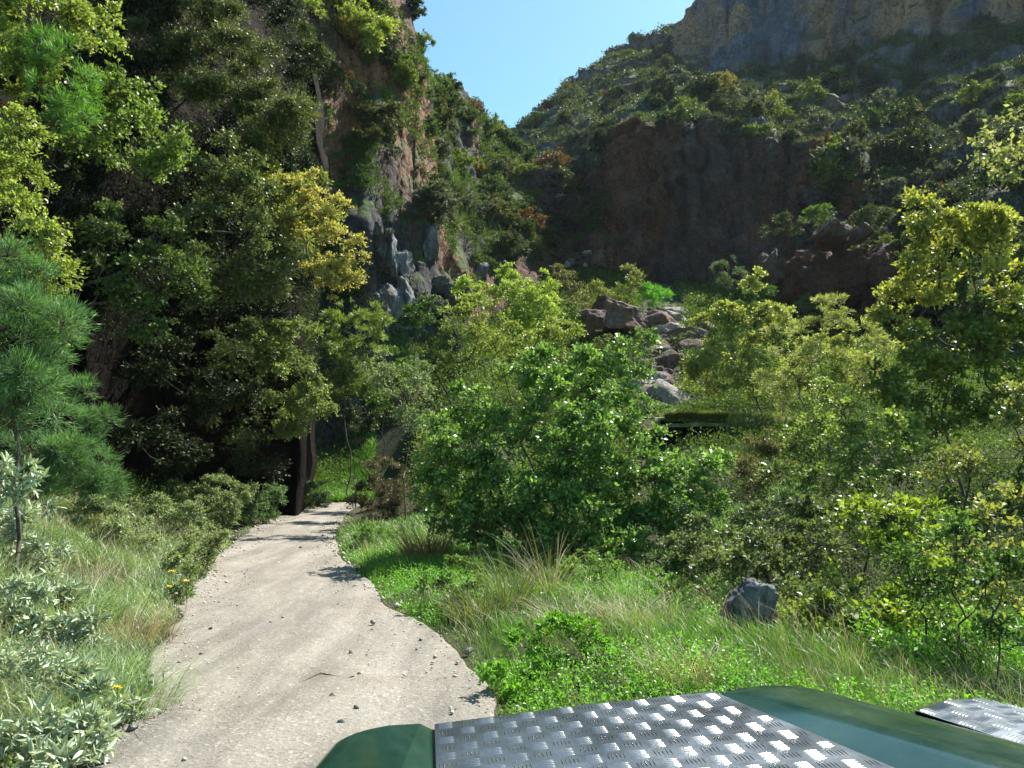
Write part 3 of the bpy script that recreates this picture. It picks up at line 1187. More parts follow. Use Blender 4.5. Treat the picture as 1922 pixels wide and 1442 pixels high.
# ------------------------------------------------------------------ large plants, left wall
B = ('stems', 'foliage')
plant('tree', 'tree', 'yellow-green tree leaning out of the cliff in the top left corner', [(60, 20, 150, 90, 15.5), (170, 60, 70, 60, 15), (-80, 60, 140, 120, 15), (20, 120, 110, 60, 14.5)], 'broad', YG, 'left_cliff')
plant('creeper', 'creeper', 'vivid light green feathery creeper hanging below the top left tree', [(110, 140, 60, 60, 14), (140, 195, 50, 50, 13.8), (90, 90, 60, 40, 14.2)], 'needle', ((.05, .13, .02), (.12, .25, .04)), 'left_cliff', leaf=.13, parts=('stems', 'foliage'), asp=.09)
plant('tree', 'tree', 'dense yellow-green tree on the left edge above the feathery broom', [(20, 250, 60, 60, 11.2), (10, 340, 80, 80, 11), (40, 420, 80, 60, 10.8), (95, 435, 40, 30, 10.6), (-60, 300, 90, 130, 11), (70, 520, 50, 50, 11), (100, 575, 40, 40, 11.1), (20, 480, 60, 40, 10.8)], 'small', YG, 'left_cliff', leaf=.06)
plant('tree', 'tree', 'leafy tree with glinting leaves right of the vivid creeper', [(230, 190, 90, 60, 15.5), (280, 260, 70, 55, 15), (170, 250, 90, 60, 15.3), (300, 300, 55, 40, 15), (200, 130, 50, 50, 15.5)], 'broad', ((.06, .11, .02), (.15, .21, .05)), 'left_cliff', lai=1.9, spec=.55)
plant('oak_tree', 'tree', 'big dark olive oak crowning the left cliff in front of bare rock', [(380, 60, 110, 90, 21), (470, 110, 80, 90, 20.5), (540, 200, 45, 50, 20), (420, 190, 90, 60, 20.5), (510, 250, 70, 60, 20), (340, -20, 100, 60, 21.5), (330, 130, 70, 60, 21)], 'oak', ((.035, .052, .02), (.11, .13, .045)), 'left_cliff', cr=.5, lai=3.2, tr=.28)
plant('oak_tree', 'tree', 'dark rounded oak high on the bare left cliff right of the big oak', [(520, 55, 45, 40, 32), (560, 85, 35, 30, 32), (590, 100, 20, 22, 32)], 'oak', DARK, 'left_hill', leaf=.1)
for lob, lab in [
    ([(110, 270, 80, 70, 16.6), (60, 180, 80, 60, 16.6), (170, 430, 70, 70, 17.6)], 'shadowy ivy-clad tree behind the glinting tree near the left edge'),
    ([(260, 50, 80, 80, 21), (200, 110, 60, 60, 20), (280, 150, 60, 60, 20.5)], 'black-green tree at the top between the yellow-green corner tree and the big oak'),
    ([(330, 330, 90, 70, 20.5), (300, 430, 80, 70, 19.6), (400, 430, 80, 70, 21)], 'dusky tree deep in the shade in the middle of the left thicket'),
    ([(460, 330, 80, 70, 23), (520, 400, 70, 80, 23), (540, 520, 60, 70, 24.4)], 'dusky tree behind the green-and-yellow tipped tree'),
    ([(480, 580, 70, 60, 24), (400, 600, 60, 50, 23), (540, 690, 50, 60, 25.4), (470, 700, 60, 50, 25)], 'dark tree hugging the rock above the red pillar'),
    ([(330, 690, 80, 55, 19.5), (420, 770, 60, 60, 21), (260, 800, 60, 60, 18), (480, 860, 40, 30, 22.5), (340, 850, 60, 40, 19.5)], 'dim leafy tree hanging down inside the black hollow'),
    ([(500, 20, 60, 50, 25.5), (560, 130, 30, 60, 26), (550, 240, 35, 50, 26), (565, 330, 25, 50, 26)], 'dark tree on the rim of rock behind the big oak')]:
    plant('tree', 'tree', lab, lob, 'oak', ((.010, .018, .008), (.026, .038, .014)), 'left_cliff', lai=2.4, tr=.15, group='dark trees in the shade of the left cliff', leaf=.1, cr=.5, rough=.6, spec=.2)  # added backing trees; deep shade between the crowns is painted into their leaves
plant('creeper', 'creeper', 'bright yellow-green creeper spilling over the top of the left cliff', [(715, 40, 32, 45, 56), (660, 15, 40, 25, 55), (690, 80, 26, 30, 55), (600, 10, 30, 20, 53)], 'broad', ((.12, .17, .03), (.24, .28, .05)), 'left_hill', leaf=.17, cr=.7, parts=B)
plant('flowering_tree', 'tree', 'tree with yellow blossom at the right edge of the left thicket', [(600, 400, 55, 55, 19), (640, 460, 42, 60, 18.8), (610, 520, 55, 40, 18.8), (570, 340, 50, 40, 19.2), (660, 500, 25, 40, 18.8)], 'small', YEL, 'left_cliff', leaf=.07, lai=2.0)
plant('tree', 'tree', 'tree with mixed green and yellow tips behind the yellow blossom tree', [(530, 340, 70, 60, 20.5), (490, 300, 60, 40, 20.6), (560, 430, 60, 60, 20)], 'broad', ((.07, .11, .025), (.2, .22, .05)), 'left_cliff')
plant('tree', 'tree', 'grey-green tree in the middle of the left thicket above the dark hollow', [(420, 290, 70, 50, 17.5), (380, 350, 80, 60, 17), (450, 400, 90, 60, 17.5), (500, 500, 80, 70, 18.5), (420, 500, 80, 60, 17.8), (340, 460, 60, 50, 17)], 'broad', ((.05, .075, .025), (.12, .15, .055)), 'left_cliff', lai=2.2, cr=.4, tr=.28)
plant('tree', 'tree', 'dark leafy tree over the black hollow left of centre', [(240, 430, 90, 60, 15.5), (200, 500, 70, 60, 15), (290, 530, 80, 60, 15.6), (360, 560, 60, 45, 16.2), (250, 590, 70, 40, 15.3)], 'broad', ((.03, .06, .015), (.09, .13, .035)), 'left_cliff', lai=1.8, shell=.5, tr=.28)
plant('tree', 'tree', 'light-leaved tree drooping over the red rock pillar by the track', [(560, 640, 60, 50, 23.5), (530, 710, 70, 55, 23), (590, 740, 45, 40, 23), (500, 640, 50, 60, 23.2), (545, 780, 50, 30, 23.5)], 'broad', ((.06, .10, .03), (.15, .19, .06)), 'left_cliff', droop=.3, r_tip=.003)
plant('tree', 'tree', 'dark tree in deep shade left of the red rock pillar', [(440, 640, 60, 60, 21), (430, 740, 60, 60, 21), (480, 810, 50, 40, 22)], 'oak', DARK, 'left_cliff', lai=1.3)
plant('tamarisk', 'tree', 'soft hazy green tree with an ochre top beyond the drooping tree', [(640, 640, 48, 50, 34), (680, 690, 45, 50, 35), (650, 590, 40, 25, 34), (700, 620, 25, 50, 36), (660, 720, 50, 35, 35)], 'soft', ((.07, .12, .035), (.16, .22, .05)), 'ground', leaf=.2)
plant('shrub', 'shrub', 'low dark rounded shrub right of the grassy bank beyond the track', [(690, 775, 32, 24, 38), (660, 790, 18, 16, 38)], 'oak', DARK, 'ground', parts=B, leaf=.1)
plant('broom', 'shrub', 'tall feathery blue-green broom on the left edge', [(50, 520, 60, 50, 9.5), (60, 600, 90, 60, 9.2), (20, 680, 110, 70, 9), (100, 650, 50, 50, 9.3), (-80, 600, 90, 150, 9), (60, 760, 60, 60, 8.8)], 'needle', BLUEG, 'ground', parts=B, lai=2.0, cr=.26)
plant('broom', 'shrub', 'lower feathery blue-green broom leaning right beside the black hollow', [(140, 740, 55, 45, 9.4), (160, 820, 60, 55, 9.2), (195, 890, 55, 45, 9.2), (70, 850, 60, 60, 8.8), (120, 900, 60, 45, 9), (40, 920, 60, 45, 8.8)], 'needle', BLUEG, 'ground', parts=B, lai=1.8, cr=.26)
for i, (lob, pal, lab) in enumerate([
    ([(395, 950, 55, 55, 14.5), (425, 920, 45, 38, 14.8), (360, 930, 40, 40, 14.8)], ((.08, .12, .055), (.2, .25, .13)), 'tall grey-green shrub at the left track edge beside the black hollow'),
    ([(470, 950, 42, 42, 17.5), (505, 940, 34, 34, 18)], ((.05, .1, .045), (.11, .17, .08)), 'rounded blue-green shrub at the left track edge where the track narrows'),
    ([(340, 985, 45, 45, 12), (290, 965, 50, 45, 12.3)], ((.09, .13, .06), (.22, .27, .15)), 'pale speckled shrub on the left bank below the broom'),
    ([(380, 1020, 42, 40, 11.5), (350, 1060, 45, 40, 10.8)], ((.09, .13, .05), (.21, .25, .12)), 'small pale shrub bulging onto the left track edge'),
    ([(345, 1100, 32, 36, 9.8)], ((.07, .11, .05), (.17, .22, .1)), 'little grey-green shrub with yellow flowers beside it at the left track edge'),
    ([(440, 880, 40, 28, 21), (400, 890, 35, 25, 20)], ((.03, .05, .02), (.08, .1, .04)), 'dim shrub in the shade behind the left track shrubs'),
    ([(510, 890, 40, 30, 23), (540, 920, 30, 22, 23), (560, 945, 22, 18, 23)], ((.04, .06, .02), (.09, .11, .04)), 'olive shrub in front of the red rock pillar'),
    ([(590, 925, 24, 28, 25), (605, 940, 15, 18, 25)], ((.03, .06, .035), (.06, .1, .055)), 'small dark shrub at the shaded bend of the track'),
    ([(240, 1000, 60, 45, 10.5), (170, 975, 55, 45, 10.4)], ((.1, .14, .07), (.23, .28, .16)), 'wide pale shrub on the left bank under the lower broom')]):
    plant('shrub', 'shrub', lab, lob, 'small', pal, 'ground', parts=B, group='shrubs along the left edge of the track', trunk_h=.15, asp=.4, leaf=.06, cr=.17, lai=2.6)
plant('leaning_stem', 'plant', 'bare dark stem leaning over the grass on the left bank', [(325, 985, 8, 14, 8.2)], 'sparse', BROWNG, 'ground', parts=B, base_px=(235, 1150, 7), cr=.05, leaf=.03, trunk_h=.9, r_tip=.004, wob=.03)
SG = 'sage plants on the left bank'
for px, py, rx, ry, d, lab in [
    (200, 1330, 60, 40, 5.0, 'small silvery sage plant at the gravel edge right of the others'),
    (60, 1050, 70, 45, 6.6, 'pale sage plant among the grass under the large-leaved one'),
    (130, 1130, 60, 40, 6.2, 'soft grey sage plant in the middle of the left bank'),
    (60, 1400, 120, 70, 3.7, 'silvery sage plant nearest the camera in the bottom left corner'),
    (150, 1390, 70, 50, 4.2, 'silvery sage plant at the bottom beside the gravel edge'),
    (30, 1290, 90, 65, 4.4, 'silvery sage plant on the left edge above the corner one'),
    (130, 1290, 75, 50, 4.8, 'silvery sage plant left of the lone yellow flower'),
    (90, 1200, 90, 50, 5.4, 'hazy pale sage plant halfway up the left bank'),
    (20, 1130, 50, 60, 5.6, 'tall pale sage plant cut by the left edge of the picture'),
    (20, 980, 60, 60, 6.8, 'large-leaved sage plant below the feathery broom at the left edge'),
    (25, 880, 45, 45, 7.4, 'pale sage plant in front of the lower feathery broom')]:
    plant('sage_plant', 'plant', lab, [(px, py, rx, ry, d)], 'sage', ((.17, .22, .13), (.38, .44, .3)), 'ground', parts=B, group=SG, trunk_h=.1, r_tip=.0012, tr=.16, twigs=False, lai=3.4, leaf=.085 if d < 6 else .1, cr=.11)

# ------------------------------------------------------------------ centre
plant('bush', 'bush', 'large leafy fresh green bush filling the middle right of the track', [
    (960, 860, 150, 120, 14.2), (1060, 760, 140, 90, 14.5), (1150, 850, 130, 110, 13.8), (880, 790, 90, 70, 14.6), (1180, 680, 50, 40, 14.8), (1120, 710, 60, 50, 14.8),
    (1000, 700, 80, 50, 14.8), (960, 1000, 150, 60, 13.2), (1180, 1010, 130, 60, 12.8), (1240, 900, 90, 70, 13.4), (1330, 880, 50, 35, 13.4), (1080, 960, 180, 90, 13.2), (840, 900, 80, 80, 14), (1290, 940, 90, 60, 13), (1215, 640, 22, 22, 15), (900, 960, 90, 60, 13.6)],
    'broad', FRESH, 'ground', base_px=(1030, 1050, 13.8), parts=B, lai=2.6, maxleaf=270000, trunk_h=.18, r_tip=.007, shell=.3, leaf=.08, cr=.27, fill=1.1, spec=.6, rough=.42)
plant('bush', 'bush', 'dark purplish twiggy bush left of the big green bush at the track bend', [(720, 900, 55, 55, 17), (740, 950, 60, 40, 17), (690, 930, 35, 40, 17)], 'sparse', PURP, 'ground', parts=B, lai=1.5, leaf=.055, cr=.25, trunk_h=.1)
plant('bush', 'bush', 'thin grey twiggy bush with small pale leaves above the purplish bush', [(730, 720, 60, 50, 21), (770, 770, 50, 60, 20.5), (700, 690, 35, 35, 21.5), (800, 690, 50, 40, 21)], 'sparse', GREYG, 'ground', base_px=(760, 930, 20), parts=B, lai=.9, leaf=.07, trunk_h=.35)
plant('tree', 'tree', 'airy spring-green tree with bare forked dark stems behind the big bush', [(860, 620, 60, 50, 27), (830, 670, 50, 40, 26.5), (920, 640, 60, 55, 27), (880, 580, 50, 35, 27.5)], 'airy', YG, 'ground', base_px=(870, 790, 26), trunk_h=.45, r_tip=.008, leaf=.075, lai=1.0)
plant('tree', 'tree', 'bright yellow-green tree rising highest behind the big bush', [(960, 560, 70, 50, 33), (1010, 590, 50, 40, 32), (900, 550, 45, 30, 34), (960, 510, 40, 22, 34), (1020, 540, 35, 30, 33)], 'airy', ((.12, .19, .03), (.29, .37, .08)), 'ground', lai=2.0, leaf=.1)
plant('tree', 'tree', 'soft yellow-green tree between the forked tree and the grey boulder', [(990, 640, 60, 45, 27), (1040, 620, 45, 40, 27), (960, 690, 60, 30, 26)], 'airy', YG, 'ground', lai=1.3, leaf=.08)
plant('shrub', 'shrub', 'dark green shrub at the foot of the grey crag left of centre', [(795, 585, 38, 30, 42), (770, 600, 22, 24, 41)], 'oak', ((.025, .06, .015), (.06, .12, .03)), 'ground', parts=B, leaf=.12, cr=.4)
plant('shrub', 'shrub', 'green bushy undergrowth below the grey crag beyond the hazy tree', [(740, 680, 40, 30, 34), (720, 730, 45, 30, 32)], 'small', MID, 'ground', parts=B, leaf=.1)
plant('bush', 'bush', 'brownish leafless bush left of the sheer dark wall', [(1060, 540, 45, 35, 58), (1040, 520, 35, 20, 60), (1090, 570, 35, 25, 56)], 'sparse', BROWNG, 'ground', parts=B, lai=1.5, leaf=.13, cr=.5)
plant('tree', 'tree', 'feathery yellow-green tree standing before the dark gorge wall', [(1150, 545, 45, 32, 60), (1180, 520, 22, 30, 60), (1120, 560, 30, 22, 60)], 'airy', ((.09, .12, .03), (.18, .2, .06)), 'ground', leaf=.15, cr=.5, lai=2.0)
plant('bush', 'bush', 'round bright green bush alone at the foot of the dark gorge wall', [(1228, 553, 30, 25, 62)], 'soft', ((.06, .2, .015), (.12, .32, .03)), 'ground', parts=B, leaf=.24, cr=.35, lai=3)
plant('shrub', 'shrub', 'small green shrub tucked left of the grey boulder', [(1070, 590, 20, 24, 50)], 'small', MID, 'ground', parts=B, leaf=.12)
plant('shrub', 'shrub', 'olive twiggy shrub in front of the grey boulder', [(1130, 650, 35, 30, 42), (1090, 680, 40, 30, 40)], 'sparse', OLIVE, 'ground', parts=B, leaf=.1, lai=1.3)
plant('shrub', 'shrub', 'leafy shrub low on the rock fall beside the bridge wall', [(1250, 780, 40, 25, 26), (1290, 800, 30, 20, 25)], 'small', FRESH, 'ground', parts=B, leaf=.08)

# ------------------------------------------------------------------ right
plant('tree', 'tree', 'wide airy olive-yellow tree right of the rock fall', [(1380, 630, 80, 65, 33), (1440, 600, 60, 50, 33), (1340, 690, 60, 55, 32), (1430, 700, 70, 50, 32), (1410, 540, 28, 30, 34), (1360, 590, 40, 30, 33)], 'airy', ((.11, .14, .035), (.27, .30, .09)), 'ground', lai=2.3, leaf=.12)
plant('tree', 'tree', 'pale yellowish tree between the wide airy tree and the tall birch-like tree', [(1550, 650, 70, 45, 28), (1600, 700, 70, 50, 27), (1500, 700, 50, 50, 28), (1590, 620, 25, 30, 28)], 'airy', ((.13, .16, .04), (.28, .30, .10)), 'ground', lai=2.1, leaf=.11)
plant('tree', 'tree', 'tall slender yellow-topped tree at the right with a bare dark trunk', [(1740, 430, 60, 50, 17), (1850, 440, 60, 60, 16.8), (1790, 500, 100, 60, 17), (1720, 540, 60, 50, 17), (1740, 380, 22, 22, 17), (1870, 390, 50, 40, 16.5), (1800, 440, 70, 50, 17), (1900, 520, 60, 70, 16.3), (1690, 600, 50, 40, 17)], 'airy', ((.12, .15, .03), (.28, .29, .07)), 'ground', base_px=(1790, 950, 16.5), trunk_h=.75, r_tip=.008, lai=2.3, leaf=.1)
plant('tree', 'tree', 'dense green tree in front of the tall yellow-topped tree', [(1780, 640, 110, 70, 15.5), (1880, 620, 70, 100, 15), (1710, 700, 80, 60, 15.5), (1850, 740, 90, 60, 15), (1750, 780, 90, 50, 15)], 'broad', ((.05, .085, .015), (.12, .16, .03)), 'ground', base_px=(1800, 950, 15.2), trunk_h=.5, lai=2.2, shell=.2, leaf=.095, tr=.3)
plant('bush', 'bush', 'mass of mid green leaves between the bridge wall and the dense tree', [(1560, 770, 80, 50, 15), (1640, 830, 90, 60, 14), (1520, 840, 60, 50, 14.5), (1700, 860, 80, 50, 13.5), (1600, 880, 60, 40, 13.5)], 'broad', ((.08, .13, .03), (.2, .26, .07)), 'ground', gfit=False, parts=B, lai=1.9, leaf=.07)
plant('bush', 'bush', 'pale-leaved bush against the right edge below the dense tree', [(1860, 840, 80, 50, 11), (1790, 880, 60, 40, 11), (1910, 780, 50, 50, 11)], 'broad', ((.08, .1, .03), (.17, .19, .07)), 'ground', gfit=False, parts=B, lai=1.4, leaf=.07)
plant('bush', 'bush', 'brown thorny half-bare bush below the grassy bridge path', [(1430, 850, 60, 40, 20), (1400, 890, 50, 30, 19), (1470, 890, 50, 35, 19)], 'sparse', BROWNG, 'ground', gfit=False, parts=B, lai=2.0, leaf=.06, cr=.28, bark=BARK_PALE)
plant('bush', 'bush', 'soft grey-green feathery bush right of the big green bush', [(1450, 940, 60, 35, 13), (1350, 1000, 60, 40, 12.5), (1270, 1060, 60, 40, 12), (1520, 960, 60, 40, 12.5), (1400, 970, 50, 30, 12.8)], 'soft', ((.06, .11, .045), (.13, .21, .09)), 'ground', gfit=False, parts=B, lai=1.6, leaf=.08)
plant('bush', 'bush', 'glossy small-leaved bush behind the boulder in the grass', [(1380, 1010, 80, 70, 10.4), (1290, 1040, 60, 55, 10.4), (1480, 1000, 80, 70, 10.2), (1320, 1090, 60, 45, 9.4), (1500, 1110, 70, 60, 8.8), (1560, 1000, 60, 50, 9.5), (1400, 1060, 90, 50, 9.6), (1450, 1040, 70, 55, 10.8), (1340, 1060, 50, 40, 11), (1520, 1060, 60, 50, 10.5)], 'small', ((.045, .07, .025), (.11, .14, .06)), 'ground', gfit=False, parts=B, lai=2.0, spec=.5, cr=.24, leaf=.06)
plant('bush', 'bush', 'yellow-green leafy bush in the right foreground above the saplings', [(1680, 980, 60, 40, 8.6), (1600, 1110, 70, 70, 8.4), (1700, 1130, 70, 80, 7.9), (1660, 1200, 80, 50, 7.6), (1570, 1180, 60, 50, 8), (1730, 1030, 60, 50, 8.4), (1640, 1040, 50, 40, 8.6), (1620, 960, 30, 25, 8.8)], 'broad', ((.09, .14, .018), (.2, .26, .04)), 'ground', gfit=False, parts=B, lai=1.9, leaf=.07)
plant('bush', 'bush', 'pale yellow bush cut by the right edge above the vehicle', [(1880, 950, 60, 50, 6.6), (1850, 1010, 50, 40, 6.8), (1920, 1040, 50, 50, 6.4), (1840, 1110, 60, 60, 7)], 'broad', ((.12, .14, .035), (.26, .27, .08)), 'ground', gfit=False, parts=B, lai=1.3, leaf=.06)
for i, (bx, d, lob, lab) in enumerate([
    (1745, 6.9, [(1720, 1070, 50, 90, 7), (1760, 1150, 45, 70, 6.9)], 'fine-leaved sapling with thin dark trunk, leftmost of the three over the green vehicle wing'),
    (1795, 6.5, [(1800, 1040, 50, 110, 6.6), (1820, 1160, 50, 60, 6.5)], 'fine-leaved sapling with thin dark trunk, middle one of the three over the green vehicle wing'),
    (1868, 6.1, [(1880, 1080, 50, 120, 6.1), (1900, 1190, 40, 60, 6)], 'fine-leaved sapling with thin dark trunk, rightmost of the three over the green vehicle wing')]):
    plant('sapling', 'tree', lab, lob, 'small', ((.04, .085, .02), (.1, .17, .045)), 'ground', base_px=(bx, 1300, d), trunk_h=.55, lai=1.3, leaf=.045, cr=.2, group='saplings at the right of the track', r_tip=.0045, shell=.1)
plant('shrub', 'shrub', 'tangled fine green undergrowth shrub between the boulder and the saplings', [(1590, 1140, 60, 60, 8), (1650, 1190, 60, 50, 7.6), (1560, 1200, 50, 35, 7.8)], 'small', ((.04, .08, .02), (.1, .15, .05)), 'ground', gfit=False, parts=B, lai=2.0, cr=.2, trunk_h=.15)
plant('bush', 'bush', 'shadowy thicket of dark leaves filling the hollow below the dense tree', [(1600, 960, 80, 50, 12), (1720, 960, 90, 60, 11.5), (1850, 960, 90, 60, 11), (1500, 900, 60, 40, 13), (1960, 920, 60, 80, 11)], 'broad', ((.025, .045, .012), (.08, .12, .03)), 'ground', gfit=False, parts=B, lai=2.2, leaf=.075, shell=.2)
plant('bush', 'bush', 'dark tangled brush behind the saplings at the right edge', [(1820, 1180, 90, 60, 8.2), (1920, 1180, 70, 80, 8), (1750, 1230, 80, 40, 7.8), (1880, 1100, 80, 60, 8.6)], 'small', ((.022, .045, .014), (.07, .11, .03)), 'ground', gfit=False, parts=B, lai=2.0, leaf=.055)
for px, py, rx, ry, d, pal, lab in [
    (1470, 425, 34, 20, 66, DARK, 'dark shrub on the left end of the rusty outcrop crest'),
    (1545, 398, 36, 20, 64, MID, 'mid green shrub hanging over the middle of the rusty outcrop'),
    (1640, 405, 40, 24, 63, DARK, 'dark shrub over the right end of the rusty outcrop'),
    (1690, 470, 34, 34, 60, OLIVE, 'olive shrub at the right side of the rusty outcrop'),
    (1440, 560, 40, 26, 64, MID, 'green shrub low at the left foot of the rusty outcrop'),
    (1520, 590, 46, 28, 58, OLIVE, 'olive shrub at the middle foot of the rusty outcrop'),
    (1620, 600, 50, 28, 56, DARK, 'dark shrub at the right foot of the rusty outcrop'),
    (1370, 515, 30, 26, 68, ((.04, .07, .04), (.09, .13, .07)), 'blue-green shrub at the lower right corner of the sheer dark wall')]:
    plant('shrub', 'shrub', lab, [(px, py, rx, ry, d), (px - rx * .6, py + ry * .4, rx * .6, ry * .6, d)], 'oak', pal, 'right_hill', parts=B, leaf=.17, cr=.6, lai=2.0, spec=.2, rough=.6)
for px, py, rx, ry, d, pal, lab in [
    (1205, 690, 26, 18, 40, MID, 'green shrub sprouting from the left side of the rock fall'),
    (1285, 640, 30, 22, 46, OLIVE, 'olive shrub overhanging the right side of the rock fall'),
    (1275, 730, 30, 20, 36, YG, 'yellow-green shrub over the lower right of the rock fall'),
    (1215, 765, 24, 16, 34, FRESH, 'fresh green shrub at the lower end of the rock fall')]:
    plant('shrub', 'shrub', lab, [(px, py, rx, ry, d), (px + rx * .5, py + ry * .4, rx * .6, ry * .6, d)], 'small', pal, 'ground', gfit=True, parts=B, leaf=.1, cr=.3, lai=1.6)
plant('tree', 'tree', 'soft pale willow-like tree between the bridge path and the tall yellow-topped tree', [(1500, 640, 60, 45, 24), (1560, 590, 40, 35, 24), (1620, 660, 60, 50, 23), (1470, 720, 50, 40, 24)], 'soft', ((.12, .15, .05), (.28, .31, .12)), 'ground', leaf=.11, lai=1.3, base_px=(1560, 850, 23), trunk_h=.3)
# roadside tree whose outer twigs hang into the top right of the view
plant('tree', 'tree', 'pale yellow leafy twigs hanging in at the upper right edge from a roadside tree', [(1900, 240, 36, 30, 5.4, .3), (1915, 320, 36, 26, 5.4, .3), (2100, 150, 150, 130, 5, 1.0), (2300, 260, 160, 180, 4.6, 1.0), (2150, -60, 120, 90, 4.4, .8)], 'airy', ((.12, .14, .06), (.25, .26, .13)), 'ground', base_px=(2450, 1300, 4.6), lai=.7, leaf=.045, cr=.16, trunk_h=.5, r_tip=.003)
plant('shrub', 'shrub', 'low shaded green shrub at the right track edge casting twig shadows on the gravel', [(860, 1090, 50, 40, 9.8), (820, 1120, 45, 35, 9.4), (900, 1130, 40, 35, 9.3)], 'small', ((.03, .07, .012), (.08, .13, .03)), 'ground', gfit=False, parts=B, lai=2.0, cr=.16, leaf=.045, trunk_h=.1, r_tip=.003)

# ------------------------------------------------------------------ rocks
def rock_mesh(seed, sub=5, planes=14, rough=.2, sq=(1, 1, 1), fine=.055, planar=(.38, .8)):
    planes = int(planes * 1.6)
    rng = np.random.default_rng(seed)
    bm = bmesh.new()
    bmesh.ops.create_icosphere(bm, subdivisions=sub, radius=1)
    V = np.array([v.co[:] for v in bm.verts])
    Fq = np.array([[v.index for v in f.verts] for f in bm.faces])
    bm.free()
    for _ in range(planes):
        n = rng.normal(size=3)
        n /= np.linalg.norm(n)
        h = rng.uniform(*planar)
        dd = V @ n - h
        V = V - np.maximum(dd, 0)[:, None] * n * .93
    r = np.linalg.norm(V, axis=1, keepdims=True)
    V = V * (1 + rough * fbm(V * 1.7 + seed, 4, seed, True)[:, None] + fine * fbm(V * 6 + seed, 4, seed + 3, True)[:, None])
    V = V * (1 + .03 * fbm(V * 19, 3, seed + 5, True)[:, None]) + .05 * np.round(fbm(V * 2.3, 2, seed + 8)[:, None] * 4) / 4 * V
    return V * np.array(sq), Fq


_rk = {}


def rock(name, label, px, py, d, rx, ry, mat, seed=1, base=None, rd=None, rot=0, tilt=0, cat='rock', group=None, sub=5, planes=14, sink=.25):
    V, Fq = rock_mesh(seed, sub, planes)
    c = P(px, py, d)
    s = d / F
    R = Matrix.Rotation(tilt, 3, 'Y') @ Matrix.Rotation(rot, 3, 'Z')
    V = (np.array(R) @ V.T).T
    ext = np.abs(V).max(0)
    V = V / ext * np.array([rx * s, (rd or (rx + ry) * .5 * s), ry * s])
    o = mesh_np(name, V, Fq, mat, smooth=False, loc=c)
    return tag(o, label, cat, group)


def dl_(px, py):
    h = ray_px(px, py, ['left_hill', 'ground'])
    return h[0].y - .3


rock('boulder', 'huge grey boulder above the rock fall, left of the round bright bush', 1160, 600, 54, 58, 48, ROCK_BROWN, 3, sub=6, planes=16)
rock('boulder', 'grey boulder leaning on the left side of the huge one', 1115, 605, 52, 30, 28, ROCK_BROWN, 8, planes=12)
rock('boulder', 'dark boulder at the foot of the dark gorge wall left of the pale stones', 1048, 492, 84, 34, 22, ROCK_DARK, 5, planes=10)
bo_ = rock('boulder', 'boulder with a pale face in the grass at the right', 1412, 1150, ray_px(1412, 1178, ['ground'])[0].y - .3, 58, 62, ROCK_GREY, 17, rot=.6, tilt=.35, planes=9, sub=6)
def crag(name, label, px, py, d, w, h, n, mat, seed, lean=-.35, dep=2.2, cat='rock', blade=(.3, .55), tall=(.5, 1.0)):
    """jagged outcrop: leaning slabs grown together into one mesh"""
    rg = np.random.default_rng(seed)
    s_ = d / F
    Vs, Fs, k = [], [], 0
    for i in range(n):
        V, Fq = rock_mesh(seed * 7 + i, 5, 12)
        V = V / np.abs(V).max(0)
        hz = h * s_ * rg.uniform(*tall)
        V = V * np.array([w * s_ * rg.uniform(*blade), dep * rg.uniform(.6, 1.0), hz])
        M = np.array(Matrix.Rotation(lean + rg.uniform(-.25, .25), 3, 'Y') @ Matrix.Rotation(rg.uniform(-.5, .5), 3, 'Z') @ Matrix.Rotation(rg.uniform(-.25, .1), 3, 'X'))
        V = V @ M.T + np.array([w * s_ * rg.uniform(-.75, .75), rg.uniform(-.3, .5) * dep, -h * s_ * .95 + hz * .9 * rg.uniform(.6, 1.1)])
        Vs.append(V)
        Fs.append(Fq + k)
        k += len(V)
    V = np.concatenate(Vs)
    c = P(px, py, d)
    q = V + np.array(c)
    V = V + .18 * np.stack([fbm(q * 1.2, 4, seed, True), fbm(q * 1.2 + 9, 4, seed), fbm(q * 1.2 + 19, 4, seed)], -1) * min(1, w * s_ / 2)
    o = mesh_np(name, V, np.concatenate(Fs), mat, smooth=False, loc=c)
    return tag(o, label, cat)


crag('rock_crag', 'tall grey limestone crag beside the yellow blossom tree', 712, 455, dl_(712, 455) + .8, 52, 72, 9, ROCK_GREY, 21)
crag('rock_crag', 'lower grey limestone crag under the tall one', 722, 560, dl_(722, 560) + .8, 62, 70, 9, ROCK_GREY, 22)
crag('rock_crag', 'dark broken rock band below the slanted slab', 815, 530, dl_(815, 530) + .8, 80, 40, 11, ROCK_GREY, 25, blade=(.2, .4))
rock('rock_slab', 'long slanted rock slab on the green slope right of the crag', 808, 460, dl_(808, 460), 18, 48, ROCK_GREY, 24, tilt=-.6, planes=16, rd=1.2, sub=6)
rock('boulder', 'small upright boulder at the right foot of the green slope', 905, 508, dl_(905, 508), 16, 24, ROCK_GREY, 28, planes=12)
crag('rock_outcrop', 'broad dark rusty outcrop behind the pale yellowish tree', 1600, 505, 61.5, 110, 80, 12, ROCK_RUST, 33, lean=.1, dep=4, blade=(.35, .6), tall=(.6, 1.0))
crag('rock_outcrop', 'low jagged grey crest on top of the broad rusty outcrop', 1585, 435, 60, 60, 22, 7, ROCK_BROWN, 35, lean=.3, dep=2.5)
crag('rock_outcrop', 'dark jagged outcrop beside the foot of the sheer dark wall', 1455, 500, 69, 42, 42, 7, ROCK_BROWN, 36, lean=.3)
rock('rock', 'grey brown rock at the far end of the grassy bank left of centre', 680, 832, ray_px(680, 842, ['ground', 'left_hill'])[0].y, 20, 13, ROCK_BROWN, 41, planes=10)
RG = 'stones of the rock fall'
